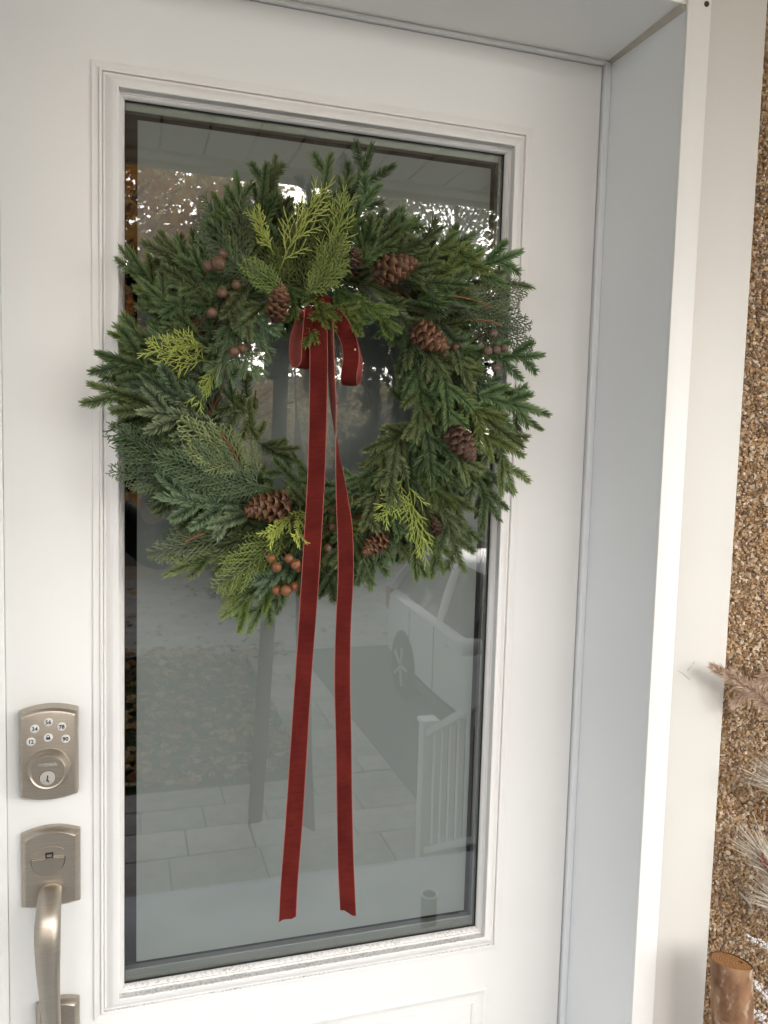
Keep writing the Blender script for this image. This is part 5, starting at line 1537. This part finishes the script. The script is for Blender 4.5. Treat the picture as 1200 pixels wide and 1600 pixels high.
# ================================================================== PHOTOGRAPHER, standing left of the lens, seen only as a dark sliver in the glass
def skin(name, chain, m, parent, sub=2):
    """chain: list of (key, (x,y,z), radius or (rx,ry), parent key)"""
    idx = {c[0]: i for i, c in enumerate(chain)}
    me = bpy.data.meshes.new(name)
    me.from_pydata([c[1] for c in chain], [(idx[c[3]], i) for i, c in enumerate(chain) if c[3]], [])
    me.materials.append(m)
    o = link(name, me, parent)
    md = o.modifiers.new('skin', 'SKIN'); md.use_smooth_shade = True
    lay_ = me.skin_vertices[0] if me.skin_vertices else None
    if lay_ is None:
        bm = bmesh.new(); bm.from_mesh(me); bm.verts.layers.skin.verify(); bm.to_mesh(me); bm.free(); lay_ = me.skin_vertices[0]
    for i, c in enumerate(chain):
        r = c[2]; lay_.data[i].radius = (r, r) if np.isscalar(r) else r
        lay_.data[i].use_root = (i == 0)
    ms = o.modifiers.new('sub', 'SUBSURF'); ms.levels = sub; ms.render_levels = sub
    return o
m_skin = mat('skin', (.42, .25, .18), .5); m_coat = mat('dark_coat', (.014, .013, .016), .8, var=.2, vscale=30)
m_jean = mat('navy_jeans', (.018, .026, .055), .85, var=.2, vscale=40); m_hair = mat('brown_hair', (.05, .02, .012), .5, var=.3, vscale=60); m_shoe = mat('shoe', (.03, .03, .03), .6)
FL = -.12
per = thing('person', 'person in dark coat and navy jeans mirrored at the left edge of the glass', 'person', (-.15, -1.50, FL))
bo = skin('body', [('pel', (0, 0, .92), (.12, .10), None), ('wst', (0, .01, 1.08), (.11, .09), 'pel'), ('chs', (0, .0, 1.27), (.14, .10), 'wst'), ('nk0', (0, -.01, 1.41), (.06, .06), 'chs'), ('nk', (.01, .01, 1.47), (.05, .05), 'nk0'), ('hd0', (.02, .03, 1.53), (.065, .075), 'nk'), ('hd1', (.02, .03, 1.60), (.072, .088), 'hd0'), ('hd2', (.02, .02, 1.68), (.060, .075), 'hd1'),
    ('sr', (.15, .0, 1.36), .055, 'chs'), ('er', (.315, .10, 1.22), .042, 'sr'), ('wr', (.248, .30, 1.43), .030, 'er'),
    ('sl', (-.15, .0, 1.36), .055, 'chs'), ('el', (-.20, .10, 1.14), .042, 'sl'), ('wl', (.075, .29, 1.43), .030, 'el'),
    ('hr', (.09, 0, .86), .085, 'pel'), ('kr', (.10, .03, .48), .058, 'hr'), ('ar', (.10, -.02, .09), .04, 'kr'), ('fr', (.11, .12, .045), .036, 'ar'),
    ('hl', (-.09, 0, .86), .085, 'pel'), ('kl', (-.10, .03, .48), .058, 'hl'), ('al', (-.10, -.02, .09), .04, 'kl'), ('fl', (-.11, .12, .045), .036, 'al')], m_skin, per)
skin('coat', [('hem', (0, 0, .62), (.205, .17), None), ('pel', (0, 0, .78), (.200, .165), 'hem'), ('p2', (0, 0, .95), (.180, .15), 'pel'), ('wst', (0, .01, 1.10), (.145, .12), 'p2'), ('chs', (0, .0, 1.28), (.165, .125), 'wst'), ('nk', (0, -.01, 1.42), (.085, .085), 'chs'),
    ('sr', (.15, .0, 1.355), .075, 'chs'), ('er', (.315, .10, 1.22), .070, 'sr'), ('wr', (.262, .25, 1.38), .048, 'er'),
    ('sl', (-.15, .0, 1.355), .075, 'chs'), ('el', (-.20, .10, 1.14), .066, 'sl'), ('wl', (.04, .25, 1.39), .048, 'el')], m_coat, per)
skin('jeans', [('pel', (0, 0, .84), (.09, .09), None), ('hr', (.085, 0, .74), .090, 'pel'), ('kr', (.10, .03, .48), .072, 'hr'), ('ar', (.10, -.02, .05), .060, 'kr'), ('hl', (-.085, 0, .74), .090, 'pel'), ('kl', (-.10, .03, .48), .072, 'hl'), ('al', (-.10, -.02, .05), .060, 'kl')], m_jean, per)
for s in (1, -1):
    skin('shoe', [('a', (s * .10, -.05, .045), (.042, .045), None), ('b', (s * .10, .04, .045), (.046, .045), 'a'), ('c', (s * .11, .16, .036), (.044, .034), 'b'), ('d', (s * .112, .20, .03), (.03, .026), 'c')], m_shoe, per)
skin('hair', [('a0', (.02, .035, 1.715), (.078, .075), None), ('a', (.02, -.005, 1.69), (.092, .098), 'a0'), ('b', (.02, -.055, 1.60), (.085, .07), 'a'), ('c', (.01, -.075, 1.48), (.085, .05), 'b'), ('d', (.0, -.085, 1.34), (.075, .035), 'c')], m_hair, per)
fc_ = MB(); fc_.tube([(.02, .115, 1.615), (.02, .132, 1.585), (.02, .118, 1.572)], [.008, .014, .010], 8)
for s in (-1, 1):
    fc_.lathe([(.001, -.012), (.010, -.006), (.012, 0), (.010, .006), (.001, .012)], 10, centre=(.02 + s * .03, .108, 1.612))
part('face_features', fc_, m_skin, bo, sm=60)
ey = MB()
for s in (-1, 1): ey.lathe([(.0005, -.005), (.005, 0), (.0005, .005)], 10, centre=(.02 + s * .03, .119, 1.614))
ey.tube([(.0, .112, 1.545), (.02, .119, 1.543), (.04, .112, 1.545)], .004, 6)
part('eyes_and_mouth', ey, m_hair, bo)
# hands: palm + five fingers curling round the phone edges
PH = Vector((.1615, .3445, 1.525))        # phone centre (local to the person)
for s in (1, -1):
    wx = .248 if s > 0 else .075
    palm0 = Vector((wx, .30, 1.43)); pc = Vector((PH.x + s * .052, PH.y - .02, PH.z - .045))
    ch_ = [('w', tuple(palm0), (.024, .02), None), ('p', tuple(palm0.lerp(pc, .6)), (.034, .018), 'w'), ('k', tuple(pc), (.036, .015), 'p')]
    ho = skin('hand', ch_, m_skin, bo, 2)
    for i, (dz, ln) in enumerate(((.034, .95), (.014, 1.05), (-.006, 1.0), (-.024, .8))):
        b0 = pc + Vector((s * .006, 0, dz)); k1 = b0 + Vector((s * .006, .024 * ln, .004)); k2 = k1 + Vector((-s * .014, .014 * ln, .002)); k3 = k2 + Vector((-s * .022 * ln, .002, 0))
        skin('finger', [('a', tuple(b0), .0095, None), ('b', tuple(k1), .009, 'a'), ('c', tuple(k2), .0082, 'b'), ('d', tuple(k3), .007, 'c')], m_skin, ho, 2)
    tb0 = pc + Vector((-s * .004, -.010, -.030)); t1 = tb0 + Vector((-s * .018, -.012, .018)); t2 = t1 + Vector((-s * .018, .006, .016))
    skin('thumb', [('a', tuple(tb0), .011, None), ('b', tuple(t1), .0098, 'a'), ('c', tuple(t2), .008, 'b')], m_skin, ho, 2)
ph = thing('smartphone', 'dark smartphone held up by the person mirrored in the door glass', 'phone', (-.15 + PH.x + .035, -1.50 + PH.y - .006, FL + PH.z))
# the lens sits at the phone's upper corner, right at the picture's viewpoint
ph.location = (0.0115, -1.1535, 1.414)
pb = MB(); pb.box(-.0355, .0355, -.004, .004, -.073, .073); part('case', pb, m_black, ph, bevel=.003)
cb_ = MB(); cb_.box(.0, .033, .0041, .006, .036, .070); part('camera_bump', cb_, m_cglass, ph)
